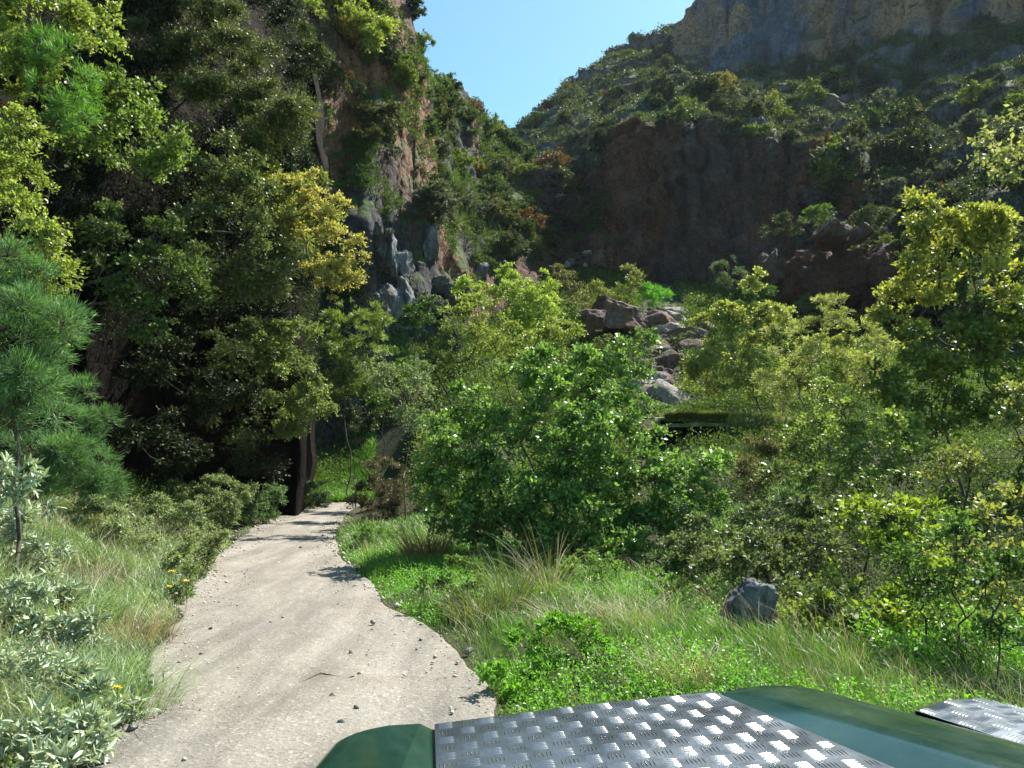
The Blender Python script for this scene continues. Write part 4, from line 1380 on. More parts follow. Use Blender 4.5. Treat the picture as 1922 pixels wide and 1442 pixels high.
rngr = random.Random(4)
spots = []
for k in range(32):
    t = rngr.random()
    px = np.interp(t, [0, .3, .6, 1], [1255, 1275, 1245, 1205]) + rngr.uniform(-48, 44)
    py = np.interp(t, [0, 1], [590, 765]) + rngr.uniform(-12, 12)
    spots.append((px, py, rngr.uniform(13, 42) * (1 + .3 * t), t))
for k, (px, py, s, t) in enumerate(spots):
    pos = ray_px(px, py, ['ground', 'right_hill'])
    if pos is None: continue
    d = pos[0].y
    mt_ = ROCK_PALE if (t > .55 and k % 3) or k % 6 == 0 else ROCK_BROWN
    rock('stone', ('large ' if s > 24 else 'small ' if s < 15 else '') + ('pale' if mt_ is ROCK_PALE else 'brown') + (' angular stone low in the rock fall' if t > .55 else ' angular stone high in the rock fall'), px, py, d, s * 1.2, s * .85, mt_, 60 + k % 9, cat='stone', group=RG + (' lower part' if t > .55 else ' upper part') + (', pale' if mt_ is ROCK_PALE else ', brown') + (', large' if s > 24 else ', small' if s < 15 else ', medium'), sub=4, rot=k, planes=11)
for k in range(22):
    px, py = 1060 + rngr.uniform(0, 80), 482 + rngr.uniform(-8, 18)
    rock('stone', 'pale stone of the pile at the foot of the green gully', px, py, 84 + rngr.uniform(-2, 2), rngr.uniform(5, 15), rngr.uniform(4, 11), ROCK_PALE if k % 2 else ROCK_BROWN, 60 + k % 9, cat='stone', group='stones at the foot of the green gully', sub=4, rot=k, planes=10)
rgb = np.random.default_rng(44)
RB, RBF = rock_mesh(66, 2, 8)
vs_, fs_ = [], []
k = 0
for _ in range(520):
    t = rgb.random() ** .8
    px = np.interp(t, [0, .3, .6, 1], [1250, 1270, 1245, 1195]) + rgb.normal() * 30
    py = np.interp(t, [0, 1], [575, 775]) + rgb.normal() * 8
    if _ < 180: px, py = 1050 + 95 * rgb.random(), 492 + 10 * rgb.normal()
    h = ray_px(px, py, ['ground', 'right_hill'])
    if h is None or h[0].y > 100: continue
    R3 = np.array(Matrix.Rotation(rgb.random() * 6, 3, 'Z') @ Matrix.Rotation(rgb.random() * 6, 3, 'X'))
    vs_.append((RB * rgb.uniform(.5, 1.3, 3)) @ R3 * (.08 + rgb.gamma(1.6, .11)) + np.array(h[0]))
    fs_.append(RBF + k)
    k += len(RB)
tag(mesh_np('rubble', np.concatenate(vs_), np.concatenate(fs_), ROCK_BROWN), 'loose rubble between the bigger stones of the rock fall', 'rubble', kind='stuff')
# loose stones lying on the track
trk = [(622, 1313, 10, 6, 'dark lumpy stone on the track, left of the front corner of the vehicle'), (668, 1335, 8, 5, 'dark clod on the track just above the green bonnet corner'),
       (674, 1273, 6, 5, 'small dark clod on the track beyond the stone near the bonnet'), (658, 1230, 5, 4, 'small dark clod on the track beside the twig shadows'),
       (640, 1362, 12, 6, 'pale stone touching the outline of the green bonnet corner'), (248, 1374, 14, 7, 'flat grey stone at the left gravel edge in the foreground'),
       (285, 1273, 8, 4, 'pale flat stone at the left gravel edge by the yellow flower'), (583, 1160, 7, 3, 'flat pale stone in the middle of the track'),
       (508, 1173, 4, 3, 'tiny dark stone in the middle of the track'), (395, 1185, 6, 2.5, 'flat dark stone on the left wheel line of the track'),
       (880, 1225, 16, 7, 'broken grey stone at the right gravel edge'), (905, 1252, 9, 6, 'dark stone at the right gravel edge under the lush grass'), (700, 1172, 8, 6, 'stone in the twig shadows at the right track edge')]
for k, (px, py, rx, ry, lab) in enumerate(trk):
    h = ray_px(px, py + ry, ['ground'])
    d = h[0].y
    o = rock('stone', lab, px, py, d, rx * .8, ry, ROCK_BROWN if k in (0, 1, 2, 3, 8, 9, 11) else ROCK_PALE, 80 + k, cat='stone', sub=3, planes=8)
    o.location.z = .035 + ry * d / F * .5
# pebbles
rng = np.random.default_rng(5)
N = 4500
yy = 3.2 + 30 * rng.random(N) ** 1.9
uu = rng.random(N)
e = rng.random(N) < .5
uu = np.where(e, np.where(rng.random(N) < .5, 1, 0) + rng.normal(size=N) * .09, uu)
xx = road_l(yy) * (1 - uu) + road_r(yy) * uu
sz = rng.gamma(1.6, .0042, N) * np.where(e, 1, .5) + .003
sz *= np.clip(yy / 7, .8, 2)
octv = np.array([[1, 0, 0], [-1, 0, 0], [0, 1, 0], [0, -1, 0], [0, 0, .7], [0, 0, -.5]])
octf = np.array([[0, 2, 4], [2, 1, 4], [1, 3, 4], [3, 0, 4], [2, 0, 5], [1, 2, 5], [3, 1, 5], [0, 3, 5]])
ang = rng.random(N) * 6.28
ca, sa = np.cos(ang), np.sin(ang)
PV = octv[None] * (rng.uniform(.5, 1.4, (N, 6, 1))) * sz[:, None, None]
PV = np.stack([PV[..., 0] * ca[:, None] - PV[..., 1] * sa[:, None], PV[..., 0] * sa[:, None] + PV[..., 1] * ca[:, None], PV[..., 2]], -1)
PV = PV + np.stack([xx, yy, np.maximum(gz(xx, yy), .035) + .003 + 0 * xx], -1)[:, None]
PF = (octf[None] + 6 * np.arange(N)[:, None, None]).reshape(-1, 3)
pm, nt, b, out = newmat('pebble_stone')
at = nd(nt, 'ShaderNodeAttribute', attribute_name='v')
nt.links.new(ramp(nt, at.outputs['Fac'], [(0, (.07, .06, .05)), (.35, (.25, .22, .18)), (.8, (.48, .44, .38)), (1, (.65, .62, .56))]), b.inputs['Base Color'])
b.inputs['Roughness'].default_value = .85
tag(mesh_np('gravel', PV.reshape(-1, 3), PF, pm, {'v': ('FACE', np.repeat(rng.random(N), 8))}), 'loose gravel scattered over the track and its edges', 'gravel', kind='stuff')

# bridge wall with the grassy path on it
wall = empty('stone_wall', P(1340, 860, 30), 'dark stone bridge abutment carrying a grassy path', 'wall')
wb = np.array(wall.location)
bm = bmesh.new()
rs = random.Random(9)
zt = P(1340, 789, 30).z - wb[2]
z = -2.0
while z < zt - .05:
    hgt = min(rs.uniform(.22, .36), zt - z)
    x = -2.2 + rs.uniform(0, .3)
    while x < .42:
        w = min(rs.uniform(.3, .65), .48 - x)
        for yo in (0,):
            m4 = Matrix.Translation((x + w / 2, rs.uniform(-.02, .02), z + hgt / 2)) @ Matrix.Diagonal((w - .025, .5 + rs.uniform(-.04, .04), hgt - .025, 1))
            r_ = bmesh.ops.create_cube(bm, size=1, matrix=m4)
        x += w
    z += hgt
bmesh.ops.bevel(bm, geom=bm.edges[:], offset=.025, segments=1, affect='EDGES')
me = bpy.data.meshes.new('masonry')
bm.to_mesh(me)
bm.free()
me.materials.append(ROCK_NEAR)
o = link(bpy.data.objects.new('masonry', me))
o.parent = wall
o.location = (0, 0, 0)
# deck: path slab behind and right of the wall
n1_, n2_ = 60, 30
dx = np.linspace(-2.3, 3.6, n1_)
dy = np.linspace(-.28, 4.5, n2_)
DX, DY = np.meshgrid(dx, dy)
DZ = zt + .12 + .06 * fbm(np.stack([DX, DY, 0 * DX], -1) * 1.5, 3, 2) + DY * .05 - .9 * sstep((-.0 - DY + (DX > .42) * .9 - .6) / .6) * 0
DZ = DZ - 2.8 * sstep((dx[-1] - .0 - DX) * -1 / 1 + 0) - np.where(DY < -.2, .25, 0)
DV = np.stack([DX, DY, DZ], -1)
# skirt
fr = DV[0].copy(); fr[:, 2] -= np.where(dx > .45, 3.2, .12); fr[:, 1] -= np.where(dx > .45, 1.3, 0)
rt = DV[:, -1].copy()
DV = np.concatenate([fr[None], DV], 0)
pthm, nt, b, out = newmat('path_turf')
v = objvec(nt)
nt.links.new(ramp(nt, noise(nt, v, 1.6, 6, .7), [(.4, (.23, .21, .16)), (.52, (.1, .13, .035)), (.7, (.06, .11, .02))]), b.inputs['Base Color'])
b.inputs['Roughness'].default_value = .95
mesh_np('path_slab', DV.reshape(-1, 3), grid_faces(n2_ + 1, n1_), pthm, parent=wall, smooth=True)

# ------------------------------------------------------------------ shrubs on the slopes
def proto(seed, leaf, rx, rz, cr, lai, asp=.6, style='leaf', lob=1):
    rg = np.random.default_rng(seed)
    lobes = [((rg.uniform(-.3, .3) * rx, rg.uniform(-.3, .3) * rx, rz * .9), (rx, rx, rz))]
    for _ in range(lob):
        lobes.append(((rg.uniform(-.7, .7) * rx, rg.uniform(-.7, .7) * rx, rz * rg.uniform(.4, .9)), (rx * .6, rx * .6, rz * .6)))
    V, Fq, v, cen, tw = make_crown(rg, lobes, cr=cr, leaf=leaf, asp=asp, lai=lai, style=style, shell=.5, fill=1.3)
    nodes, par, rad = branch_net(rg, (0, 0, -.3), cen[:24], r_tip=.02, trunk_h=.2)
    BV, BF = tube_net(nodes, par, rad, 4)
    me = mesh_np('shrub', np.concatenate([V, BV]), np.concatenate([Fq, BF + len(V)]), None, {'v': ('FACE', np.concatenate([v, np.zeros(len(BF))]))})
    m = me.data
    COL.objects.unlink(me)
    bpy.data.objects.remove(me)
    m.materials.append(leafmat(*DARK))
    return m


PRO = [proto(500 + i, .15, 1.0, [.8, .6, 1.0, .7, 1.2, .55][i % 6], .3, 3.2, lob=2 + i % 3) for i in range(6)]
PRO_A = [proto(520 + i, .13, .9, .8, .35, 1.5, lob=3) for i in range(3)]
PALS = [('dark green', ((.016, .028, .012), (.038, .055, .02)), 5), ('olive green', ((.034, .044, .015), (.075, .085, .028)), 4), ('mid green', ((.028, .052, .014), (.06, .095, .026)), 3),
        ('grey green', ((.045, .055, .042), (.085, .1, .075)), 3), ('bright yellow-green', ((.06, .1, .015), (.13, .17, .03)), 1.4), ('rusty brown', ((.06, .038, .018), (.12, .07, .028)), .7), ('yellow', ((.13, .11, .025), (.24, .2, .04)), .4)]


def scatter(S, n, seed, accept, srange, where, names, sep):
    rg = np.random.default_rng(seed)
    fc = S['fc']
    VV = S['VV']
    Fq = S['F']
    a = VV[Fq[:, 0]]
    b_ = VV[Fq[:, 1]]
    c_ = VV[Fq[:, 2]]
    d_ = VV[Fq[:, 3]]
    cr_ = np.cross(c_ - a, d_ - b_) / 2
    ar = np.linalg.norm(cr_, axis=1)
    nz = np.abs(cr_[:, 2]) / (ar + 1e-9)
    ok = accept(S['fl'], S['fp'], nz, fc)
    w = ar * ok
    # projected pixel
    idx = rg.choice(len(w), size=n * 30, p=w / w.sum())
    made = []
    cells = {}
    out = []
    for i in idx:
        p = fc[i]
        if len(out) >= n: break
        fy = p[1] * CT + (p[2] - EYE) * ST
        pxx = CX + p[0] / fy * F
        pyy = CY - (-(p[1] * ST) + (p[2] - EYE) * CT) / fy * F
        if pxx < -30 or pxx > 1960 or pyy < -30 or pyy > 700: continue
        s = rg.uniform(*srange) * (1.0 if rg.random() < .7 else .6) * (.72 if p[1] > 125 else 1)
        key = (int(p[0] / 4), int(p[1] / 4), int(p[2] / 4))
        bad = False
        for dx_ in (-1, 0, 1):
            for dy_ in (-1, 0, 1):
                for dz_ in (-1, 0, 1):
                    for (q, sq) in cells.get((key[0] + dx_, key[1] + dy_, key[2] + dz_), ()):
                        if np.linalg.norm(q - p) < (s + sq) * sep: bad = True
        if bad: continue
        r = Vector(p) - Vector((0, 0, EYE))
        h = None
        for nm in BVHS:
            hh = BVHS[nm].ray_cast(Vector((0, 0, EYE)), r.normalized())
            if hh[0] is not None and hh[3] < r.length - 2.5:
                h = hh
                break
        if h: continue
        cells.setdefault(key, []).append((p, s))
        out.append((p, s))
    tot = sum(x[2] for x in PALS)
    for k, (p, s) in enumerate(out):
        q = rg.random() * tot
        # patches of one kind
        q = (q + (vnoise(np.array(p)[None] / 14, 3)[0] + 1) * tot * .5) % tot
        for pi, (nm, cc, w_) in enumerate(PALS):
            q -= w_
            if q <= 0: break
        air = rg.random() < .18
        m = (PRO_A if air else PRO)[int(rg.integers(3 if air else 6))]
        o = bpy.data.objects.new('shrub', m)
        link(o)
        o.material_slots[0].link = 'OBJECT'
        o.material_slots[0].material = leafmat(*cc, .35, .2, .62)
        o.location = (p[0], p[1], p[2] - .15 * s)
        o.rotation_euler = (rg.uniform(-.15, .15), rg.uniform(-.15, .15), rg.uniform(0, 6.28))
        o.scale = (s * rg.uniform(.85, 1.3), s * rg.uniform(.85, 1.3), s * rg.uniform(.8, 1.25))
        fy = p[1] * CT + (p[2] - EYE) * ST
        qx = CX + p[0] / fy * F
        qy = CY - (-(p[1] * ST) + (p[2] - EYE) * CT) / fy * F
        if 'right' in where:
            if qx < 1265 and qy < 470 - .36 * (qx - 860) + 0 and p[1] > 150: pl = 'on the right-hand skyline ridge'
            elif p[1] > 140: pl = 'along the foot of the high blue-grey cliff'
            elif qx < 1190: pl = 'on the slope left of the sheer dark wall'
            elif qx < 1620 and qy < 300: pl = 'on the terrace above the sheer dark wall'
            elif qy > 330: pl = 'low on the slope around the rusty outcrop'
            else: pl = 'on the open slope at the far right'
        else:
            if p[1] > 88: pl = 'near the top of the left-hand hill'
            elif qy < 230: pl = 'high on the left cliff beside the sky'
            elif qy < 400: pl = 'halfway up the left-hand hill'
            else: pl = 'low on the left-hand hill near the grey crag'
        sz_ = 'large ' if s > 1.7 else ('small ' if s < 1.05 else '')
        kd = 'open ' if air else 'rounded '
        tag(o, sz_ + nm + ' ' + kd + 'shrub ' + pl, 'shrub', sz_ + nm + ' ' + kd + 'shrubs ' + pl)
    return out


def acc_r(l, p, nz, c):
    bare = ((l > 3) & (p > 1268)) | ((l < .95) & (p > 1175) & (p < 1610)) | (l < -.5) | (l >= 4) | ((l < .8) & (p < 1060))
    lim = np.where((p > 1175) & (p < 1610) & (l > .9) & (l < 1.2), 2.0, 1.0)
    return (~bare) * lim * (1.5 * (c[:, 1] < 80) + 1) + .10 * ((l > .15) & (l < .95) & (p > 1175) & (p < 1610))


def acc_l(l, p, nz, c):
    bare = (l < -.2) | ((p > 665) & (p < 870) & (l > .3) & (l < 1.0)) | (l > 2.98) | ((p > 880) & (l < .7)) | ((p < 740) & (l > .8) & (l < 2.3) & (vnoise(c / 9, 5) < .05)) | ((p < 780) & (l < .75))
    return (~bare) * 1.0


scatter(SR, 184, 7, acc_r, (1.0, 2.3), 'the right-hand mountainside', None, .62)
scatter(SL, 98, 8, acc_l, (.7, 1.7), 'the steep left-hand hillside', None, .6)
plant('pine_tree', 'tree', 'lone small tree on the left skyline', [(848, 146, 9, 8, 92)], 'oak', DARK, 'left_hill', base_px=(846, 160, 92), leaf=.14, cr=.3)


def scrub(S, n, seed, accept, smin, smax, c, label, name='scrub', per_=40, lk=.0026, kp=-.12):
    """countless knee-high tufts merged in one object"""
    rg = np.random.default_rng(seed)
    VV, Fq = S['VV'], S['F']
    a = VV[Fq]
    cr_ = np.cross(a[:, 2] - a[:, 0], a[:, 3] - a[:, 1]) / 2
    ar = np.linalg.norm(cr_, axis=1)
    nz = np.abs(cr_[:, 2]) / (ar + 1e-9)
    w = ar * accept(S['fl'], S['fp'], nz, S['fc'])
    pxx = CX + S['fc'][:, 0] / S['fc'][:, 1] * F
    w = w * ((pxx > -50) & (pxx < 2000)) / np.maximum(S['fc'][:, 1], 20) ** 1.0
    idx = rg.choice(len(w), size=n, p=w / w.sum())
    t = rg.random((n, 2))
    q = a[idx]
    pos = (q[:, 0] * (1 - t[:, :1]) + q[:, 1] * t[:, :1]) * (1 - t[:, 1:]) + (q[:, 3] * (1 - t[:, :1]) + q[:, 2] * t[:, :1]) * t[:, 1:]
    keep = fbm(pos / 3.0, 3, seed) > kp
    pos = pos[keep]
    n = len(pos)
    s = rg.uniform(smin, smax, n) * (pos[:, 1] / 80) ** .5
    per = per_
    d = rg.normal(size=(n, per, 3))
    d[..., 2] = np.abs(d[..., 2])
    d /= np.linalg.norm(d, axis=-1, keepdims=True)
    pp_ = pos[:, None] + d * s[:, None, None] * rg.uniform(.3, 1, (n, per, 1)) * np.array([1, 1, .8])
    L_ = (np.clip(pos[:, 1] * lk, .04, .5)[:, None] * rg.uniform(.6, 1.35, (n, per))).ravel()
    V, F2, _ = leaf_arrays(rg, pp_.reshape(-1, 3), (d + rg.normal(size=d.shape) * .5).reshape(-1, 3), L_, L_ * .55)
    base = np.clip(fbm(pos / 6.0, 3, seed + 4) + .5, 0, 1)
    v = np.clip(base[:, None] * .6 + rg.random((n, per)) * .4, 0, 1).ravel()
    o = mesh_np(name, V, F2, leafmat(*c, .35, .2, .6), {'v': ('FACE', v)})
    tag(o, label, 'ground cover', kind='stuff')


scrub(SR, 15000, 21, lambda l, p, nz, c: ~(((l > 3) & (p > 1268)) | ((l < .95) & (p > 1175) & (p < 1610)) | (l < -.5) | (l >= 4) | ((l < .8) & (p < 1060))) & (nz > .25), .3, 1.15, ((.02, .032, .013), (.06, .08, .03)), 'low scrub covering the right-hand mountainside')
scrub(SL, 11000, 22, lambda l, p, nz, c: ~(((p < 795) & (l > .9) & (vnoise(c / 6, 2) < -.05)) | (l < -.2) | (l >= 3) | ((p > 665) & (p < 880) & (l > .3) & (l < 1.0) & (vnoise(c / 3, 6) < .2)) | ((p > 880) & (l < .7))) & (nz > .12), .2, .75, ((.022, .042, .012), (.075, .12, .025)), 'low green scrub and grass on the left hillside', per_=30)
SN['fc'] = SN['fc']
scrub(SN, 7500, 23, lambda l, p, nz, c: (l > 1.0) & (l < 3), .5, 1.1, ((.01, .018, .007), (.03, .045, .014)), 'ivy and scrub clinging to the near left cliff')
# undergrowth over the valley floor
gfc = GV[GF].mean(1)
SG_ = dict(VV=GV, F=GF, fc=gfc, fl=np.zeros(len(GF)), fp=CX + gfc[:, 0] / np.maximum(gfc[:, 1], 1) * F)


def acc_v(l, p, nz, c):
    dr = c[:, 0] - road_r(c[:, 1])
    dl = road_l(c[:, 1]) - c[:, 0]
    return (((dr > 2.6) & (c[:, 1] > 12)) | ((dr > 6.2) & (c[:, 1] > 6.5)) | ((dl > 1) & (c[:, 1] > 14)) | (c[:, 1] > 47)) & (np.abs(p - 1240) > 45)


scrub(SG_, 27000, 24, acc_v, .7, 1.8, ((.022, .045, .012), (.085, .13, .03)), 'dense low undergrowth over the valley floor', 'undergrowth', 60, .0034, -.4)

# ------------------------------------------------------------------ grasses
def blades(rg, x, y, z, h, w, lean, seg=4, az=None, curve=1.0):
    n = len(x)
    a = rg.uniform(0, 6.28, n) if az is None else az
    dirv = np.stack([np.cos(a), np.sin(a), 0 * a], -1)
    sd = np.stack([-np.sin(a), np.cos(a), 0 * a], -1)
    tw_ = rg.uniform(-1.2, 1.2, n)
    sd = sd * np.cos(tw_)[:, None] + dirv * np.sin(tw_)[:, None]
    V = []
    for k in range(seg + 1):
        t = k / seg
        c = np.stack([x, y, z], -1) + dirv * (lean * h * t ** 1.8)[:, None] + np.array([0, 0, 1]) * (h * (t - curve * lean * .42 * t ** 2.6))[:, None]
        ww = (w * (1 - t ** 1.6) * .5 + w * .04)[:, None]
        V.append(c - sd * ww)
        V.append(c + sd * ww)
    V = np.stack(V, 1).reshape(-1, 3)
    b = np.arange(n)[:, None, None] * (2 * (seg + 1))
    k = np.arange(seg)[None, :, None] * 2
    Fq = (b + k + np.array([0, 1, 3, 2])[None, None]).reshape(-1, 4)
    return V, Fq


GRASS = leafmat((.035, .105, .014), (.115, .23, .032), .4, .5, .4)
GRASS2 = leafmat((.08, .15, .045), (.22, .30, .13), .35, .5, .4)
DRY = leafmat((.17, .14, .08), (.32, .29, .19), .3, .4, .5)


def grass(name, label, n, seed, sampler, hr, mat, lean=(.2, .8), wk=1.0, clump=.5, filt=None):
    rg = np.random.default_rng(seed)
    x, y = sampler(rg, n)
    q = np.stack([x, y, 0 * x], -1)
    f = fbm(q * 1.3, 3, seed)
    keep = rg.random(n) < np.clip(.6 + clump * f * 2, .08, 1)
    x, y, q, f = x[keep], y[keep], q[keep], f[keep]
    # bushel into small bundles
    bx = rg.normal(size=len(x)) * .03
    z = gz(x, y) - .02
    hh = rg.uniform(hr[0], hr[1], len(x)) * (1 + .55 * fbm(q * .9, 3, seed + 5)) 
    dr = x - road_r(y)
    dl = road_l(y) - x
    off = np.maximum(dr, dl)
    hh *= np.clip(.3 + off * 1.3, .25, 1)
    d = np.hypot(x, y)
    w = np.clip(d * .00075, .0035, .03) * wk * rg.uniform(.7, 1.3, len(x))
    az = rg.uniform(0, 6.28, len(x)) * .6 + 3.0 * fbm(q * .5, 2, seed + 9)
    V, F2 = blades(rg, x, y, z, hh, w, rg.uniform(*lean, len(x)), 4, az)
    v = np.clip(.5 + .5 * fbm(q * 2.2, 3, seed + 2) + rg.normal(size=len(x)) * .22, 0, 1)
    o = mesh_np(name, V, F2, mat, {'v': ('FACE', np.repeat(v, 4))})
    tag(o, label, 'grass', kind='stuff')


def right_verge(rg, n, w=6.5, y0=2.2, y1=22):
    y = y0 + (y1 - y0) * rg.random(n) ** 1.7
    wid = np.minimum(w, np.interp(y, [0, 8, 14, 24], [7.5, 6.5, 3.4, 2.6]))
    return road_r(y) + .12 + wid * rg.random(n) + .08 * rg.normal(size=n), y


def left_verge(rg, n, w=4.0, y0=2.2, y1=18):
    y = y0 + (y1 - y0) * rg.random(n) ** 1.7
    return road_l(y) - .1 - w * rg.random(n) ** 1.1 + .06 * rg.normal(size=n), y


grass('grass', 'lush bright green grass on the right verge', 150000, 41, right_verge, (.14, .36), GRASS)
grass('grass', 'soft pale green grass on the left bank', 90000, 42, left_verge, (.16, .42), GRASS2, lean=(.3, 1.0))
grass('dry_grass', 'straw-coloured dry grass on the left bank', 26000, 43, left_verge, (.25, .6), DRY, lean=(.4, 1.1), wk=.7, clump=1.3)
grass('dry_grass', 'thin straw stalks among the right verge grass', 13000, 44, right_verge, (.25, .6), DRY, lean=(.3, 1.0), wk=.6, clump=1.5)


def edge_s(rg, n):
    y = 2.5 + 24 * rg.random(n) ** 1.6
    l_ = rg.random(n) < .5
    return np.where(l_, road_l(y) + .25 - .5 * rg.random(n), road_r(y) - .22 + .5 * rg.random(n)), y


grass('dry_grass', 'trampled straw and dead stems lying along both gravel edges', 9000, 49, edge_s, (.08, .2), DRY, lean=(1.0, 1.6), clump=1.4)
grass('grass', 'short grass creeping over both gravel edges', 26000, 48, edge_s, (.06, .2), GRASS, clump=1.6)


def weeds(name, label, n, seed, sampler, hmax, c, leaf=.027):
    rg = np.random.default_rng(seed)
    x, y = sampler(rg, n)
    q = np.stack([x, y, 0 * x], -1)
    keep = fbm(q * .8, 3, seed) > -.1
    x, y = x[keep], y[keep]
    n = len(x)
    z = gz(x, y)
    per = 20
    hgt = hmax * rg.uniform(.3, 1, n) * np.clip(.3 + np.maximum(x - road_r(y), road_l(y) - x) * 1.2, .3, 1)
    t = rg.random((n, per))
    pp_ = np.stack([x, y, z], -1)[:, None] + np.stack([rg.normal(size=(n, per)) * .035, rg.normal(size=(n, per)) * .035, t * hgt[:, None]], -1)
    ax = rg.normal(size=(n, per, 3)) + np.array([0, 0, .3])
    L_ = leaf * rg.uniform(.6, 1.4, n * per)
    V, F2, _ = leaf_arrays(rg, pp_.reshape(-1, 3), ax.reshape(-1, 3), L_, L_ * .55, .8)
    o = mesh_np(name, V, F2, leafmat(*c), {'v': ('FACE', np.clip(t.ravel() * .6 + rg.random(n * per) * .4, 0, 1))})
    tag(o, label, 'ground cover', kind='stuff')


weeds('clover', 'leafy green weeds among the right verge grass', 17000, 45, lambda r, n: right_verge(r, n, 6.5, 2.2, 16), .26, ((.05, .15, .012), (.13, .30, .03)))
weeds('weeds', 'small leafy weeds on the left bank', 11000, 46, left_verge, .22, ((.06, .12, .03), (.16, .25, .07)))
weeds('weeds', 'leafy weeds at the foot of the saplings', 7000, 47, lambda r, n: (3.2 + 5 * r.random(n), 3.5 + 6 * r.random(n)), .25, ((.05, .14, .012), (.13, .28, .03)), .045)


def meadow(rg, n):
    y = 36 + 14 * rg.random(n)
    px = 575 + 130 * rg.random(n)
    return (px - CX) / F * y, y


def blades_on(name, label, n, seed, smp, hr, mat, w=.03, names=('ground',)):
    rg = np.random.default_rng(seed)
    x, y = smp(rg, n)
    z = np.array([ground_at(a, b_, names) for a, b_ in zip(x, y)])
    V, F2 = blades(rg, x, y, z - .03, rg.uniform(*hr, n), w * rg.uniform(.6, 1.3, n), rg.uniform(.2, .8, n), 3)
    tag(mesh_np(name, V, F2, mat, {'v': ('FACE', np.repeat(rg.random(n), 3))}), label, 'grass', kind='stuff')


blades_on('grass', 'bright grass on the bank beyond the end of the track', 26000, 51, meadow, (.25, .7), GRASS, .035)
rg = np.random.default_rng(52)
n = 5000
x = wb[0] + rg.uniform(-1.6, 3.4, n)
y = wb[1] + rg.uniform(.9, 4.2, n)
V, F2 = blades(rg, x, y, np.full(n, wb[2] + zt + .1) + (y - wb[1]) * .05, rg.uniform(.12, .4, n), np.full(n, .025), rg.uniform(.2, .8, n), 3)
V2, F3 = V, F2
n2 = 7000
t = rg.random(n2)
xx2 = wb[0] + rg.uniform(-1.9, 3.5, n2)
onw = xx2 < wb[0] + .45
yy2 = wb[1] - .3 - np.where(onw, .02, t * 1.35)
zz2 = wb[2] + zt + .08 - np.where(onw, t * .15, t * 2.9)
V, F2 = blades(rg, xx2, yy2, zz2, rg.uniform(.15, .45, n2), np.full(n2, .025), rg.uniform(.4, 1.1, n2), 3, -1.57 + rg.normal(size=n2) * .7)
tag(mesh_np('grass', np.concatenate([V2, V]), np.concatenate([F3, F2 + len(V2)]), leafmat((.05, .07, .02), (.16, .19, .07), .3), {'v': ('FACE', np.repeat(rg.random(n + n2), 3))}), 'grass growing on the path over the bridge wall', 'grass', kind='stuff')


def tuft(label, px, py, d, hgt, n, mat, seed, spread=.25, lean=(.3, 1.1), w=.005, name='grass_tuft'):
    rg = np.random.default_rng(seed)
    c = P(px, py, d)
    gzv = float(gz(c.x, c.y))
    a = rg.uniform(0, 6.28, n)
    r = spread * rg.random(n) ** .7
    x = r * np.cos(a)
    y = r * np.sin(a)
    hh = hgt * rg.uniform(.45, 1.1, n)
    V, F2 = blades(rg, x, y, 0 * x - .03, hh, w * rg.uniform(.6, 1.4, n), rg.uniform(*lean, n), 6, a + rg.normal(size=n) * .5)
    # seed heads on some of the stalks
    o = mesh_np(name, V, F2, mat, {'v': ('FACE', np.repeat(rg.random(n), 6))}, loc=(c.x, c.y, gzv))
    return tag(o, label, 'grass tuft')


TG = leafmat((.05, .08, .022), (.15, .17, .065), .35)
tuft('tall arching grass tuft with reddish straw stalks in front of the big green bush', 960, 1130, 9.3, 1.0, 230, TG, 71, .28, w=.007, lean=(.1, .9))
tuft('tall straw-coloured tuft leaning right against the big green bush', 1030, 1090, 10.2, 1.2, 110, DRY, 72, .25, w=.007, lean=(.2, 1.2))
tuft('low wide grass tuft shading the right track edge', 900, 1160, 8.9, .55, 420, TG, 73, .35, w=.008)
tuft('reddish dry grass tuft near the dark purplish bush', 800, 1040, 13.5, 1.0, 400, leafmat((.16, .10, .04), (.30, .22, .09), .3), 74, .35, w=.011)
tuft('pale drooping grass tuft in the middle of the right verge', 1080, 1180, 8.2, .6, 260, DRY, 75, .4, w=.005, lean=(.6, 1.4))
tuft('feathery pale grass tuft left of the boulder in the grass', 1200, 1180, 8.4, .55, 300, DRY, 76, .5, w=.005, lean=(.6, 1.4))
tuft('upright straw tuft just beyond the vehicle bonnet', 1290, 1270, 6, .5, 300, DRY, 77, .3, w=.004)
tuft('golden dry grass tuft at the foot of the boulder', 1415, 1190, 9.2, .45, 700, leafmat((.25, .17, .06), (.45, .33, .14), .3), 78, .5, w=.006, lean=(.5, 1.3))
tuft('brownish dry grass tuft in the middle of the left bank', 240, 1090, 8, .6, 420, leafmat((.18, .14, .08), (.33, .27, .17), .3), 79, .5, w=.006, lean=(.5, 1.3))
tuft('long pale grass tuft low on the left bank', 200, 1230, 5.8, .6, 700, GRASS2, 80, .5, w=.005, lean=(.6, 1.4))
tuft('green grass tuft high on the left bank below the broom', 130, 1050, 8, .8, 700, GRASS2, 81, .5, w=.006, lean=(.5, 1.2))


def mound(label, px, py, d, r, hgt, n, mat, seed):
    """rounded heap of fine green leaves"""
    plant('leafy_herb', 'plant', label, [(px, py, r * F / d, hgt * F / d, d)], 'small', mat, 'ground', parts=B, leaf=.04, cr=.1, lai=2.6, trunk_h=.1, r_tip=.002, twigs=False)


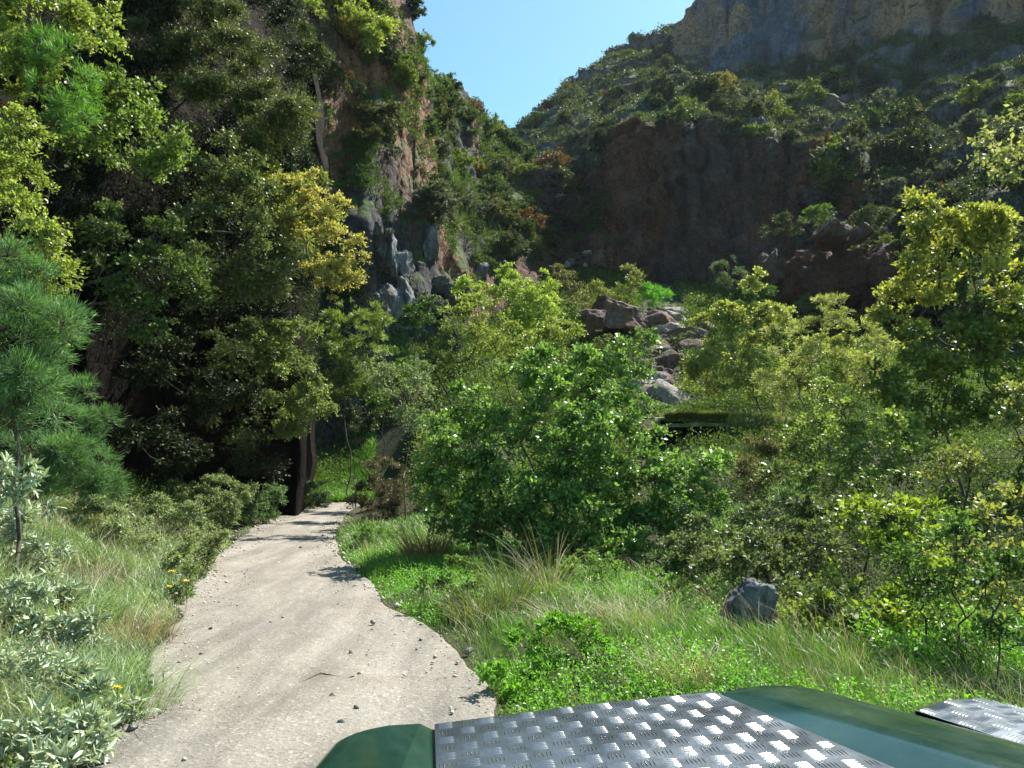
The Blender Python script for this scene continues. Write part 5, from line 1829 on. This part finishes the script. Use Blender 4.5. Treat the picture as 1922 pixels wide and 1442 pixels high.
mound('bright green leafy herb crown right of the tall arching tuft', 1100, 1075, 9.6, .45, .28, 1, FRESH, 1)
mound('bright green leafy herb at the gravel edge just beyond the bonnet', 985, 1280, 6.1, .3, .16, 1, VIVID, 2)
mound('lush green herb cushion spreading over the verge behind the front herb', 1050, 1200, 7.4, .55, .22, 1, VIVID, 3)
mound('rounded green herb at the left end of the right verge', 700, 1010, 15.5, .6, .3, 1, FRESH, 4)

# yellow flowers
fm, nt, b, out = newmat('petal')
b.inputs['Base Color'].default_value = (.85, .6, .02, 1)
b.inputs['Roughness'].default_value = .6


def flower(px, py, d, label, s=.022):
    c = P(px, py, d)
    g = float(gz(c.x, c.y))
    root = empty('yellow_flower', (c.x, c.y, g), label, 'flower', None)
    hgt = max(c.z - g, .12)
    V, F2 = tube_net([(0, 0, 0), (.01, 0, hgt * .5), (0, 0, hgt)], [-1, 0, 1], [.003, .0025, .002], 5)
    mesh_np('stem', V, F2, GRASS, {'v': ('FACE', np.zeros(len(F2)))}, parent=root)
    rg = np.random.default_rng(int(px))
    n = 18
    a = np.arange(n) * 2 * math.pi / 9
    ax = np.stack([np.cos(a), np.sin(a), .35 + .5 * (np.arange(n) >= 9)], -1)
    V, F2, _ = leaf_arrays(rg, np.tile([0, 0, hgt], (n, 1)), ax, np.full(n, s), np.full(n, s * .45), 3)
    mesh_np('petals', V, F2, fm, parent=root)
    return root


flower(220, 1293, 5.2, 'large yellow flower low on the left bank beside the gravel', .035)
flower(322, 1075, 9.5, 'topmost yellow flower beside the left track shrub', .05)
flower(318, 1103, 9.4, 'yellow flower just under the topmost one at the left track shrub', .045)
flower(350, 1093, 9.4, 'orange-yellow flower nearest the gravel at the left track shrub', .05)
flower(1020, 1212, 7.4, 'single small yellow flower in the lush right verge', .02)
# dead twigs on the track
bkm = mat_bark((.12, .09, .07))
for k, (pts_, lab) in enumerate([([(560, 1295), (600, 1278), (650, 1285), (665, 1284)], 'thin bent twig lying on the track before the vehicle'), ([(305, 1290), (306, 1258)], 'short dead stalk standing at the left gravel edge')]):
    nodes = []
    for i, (px, py) in enumerate(pts_):
        h = ray_px(px, py, ['ground'])[0]
        nodes.append((h.x, h.y, .05 + .015 * (i % 2)))
    if k == 1:
        h = ray_px(305, 1290, ['ground'])[0]
        nodes = [(h.x, h.y, 0), (h.x + .004, h.y, .06), (h.x, h.y, .12)]
    o = nodes[0]
    V, F2 = tube_net([np.array(q) - np.array(o) for q in nodes], [-1] + list(range(len(nodes) - 1)), [.005] * len(nodes), 5)
    tag(mesh_np('twig', V, F2, bkm, loc=o), lab, 'twig')
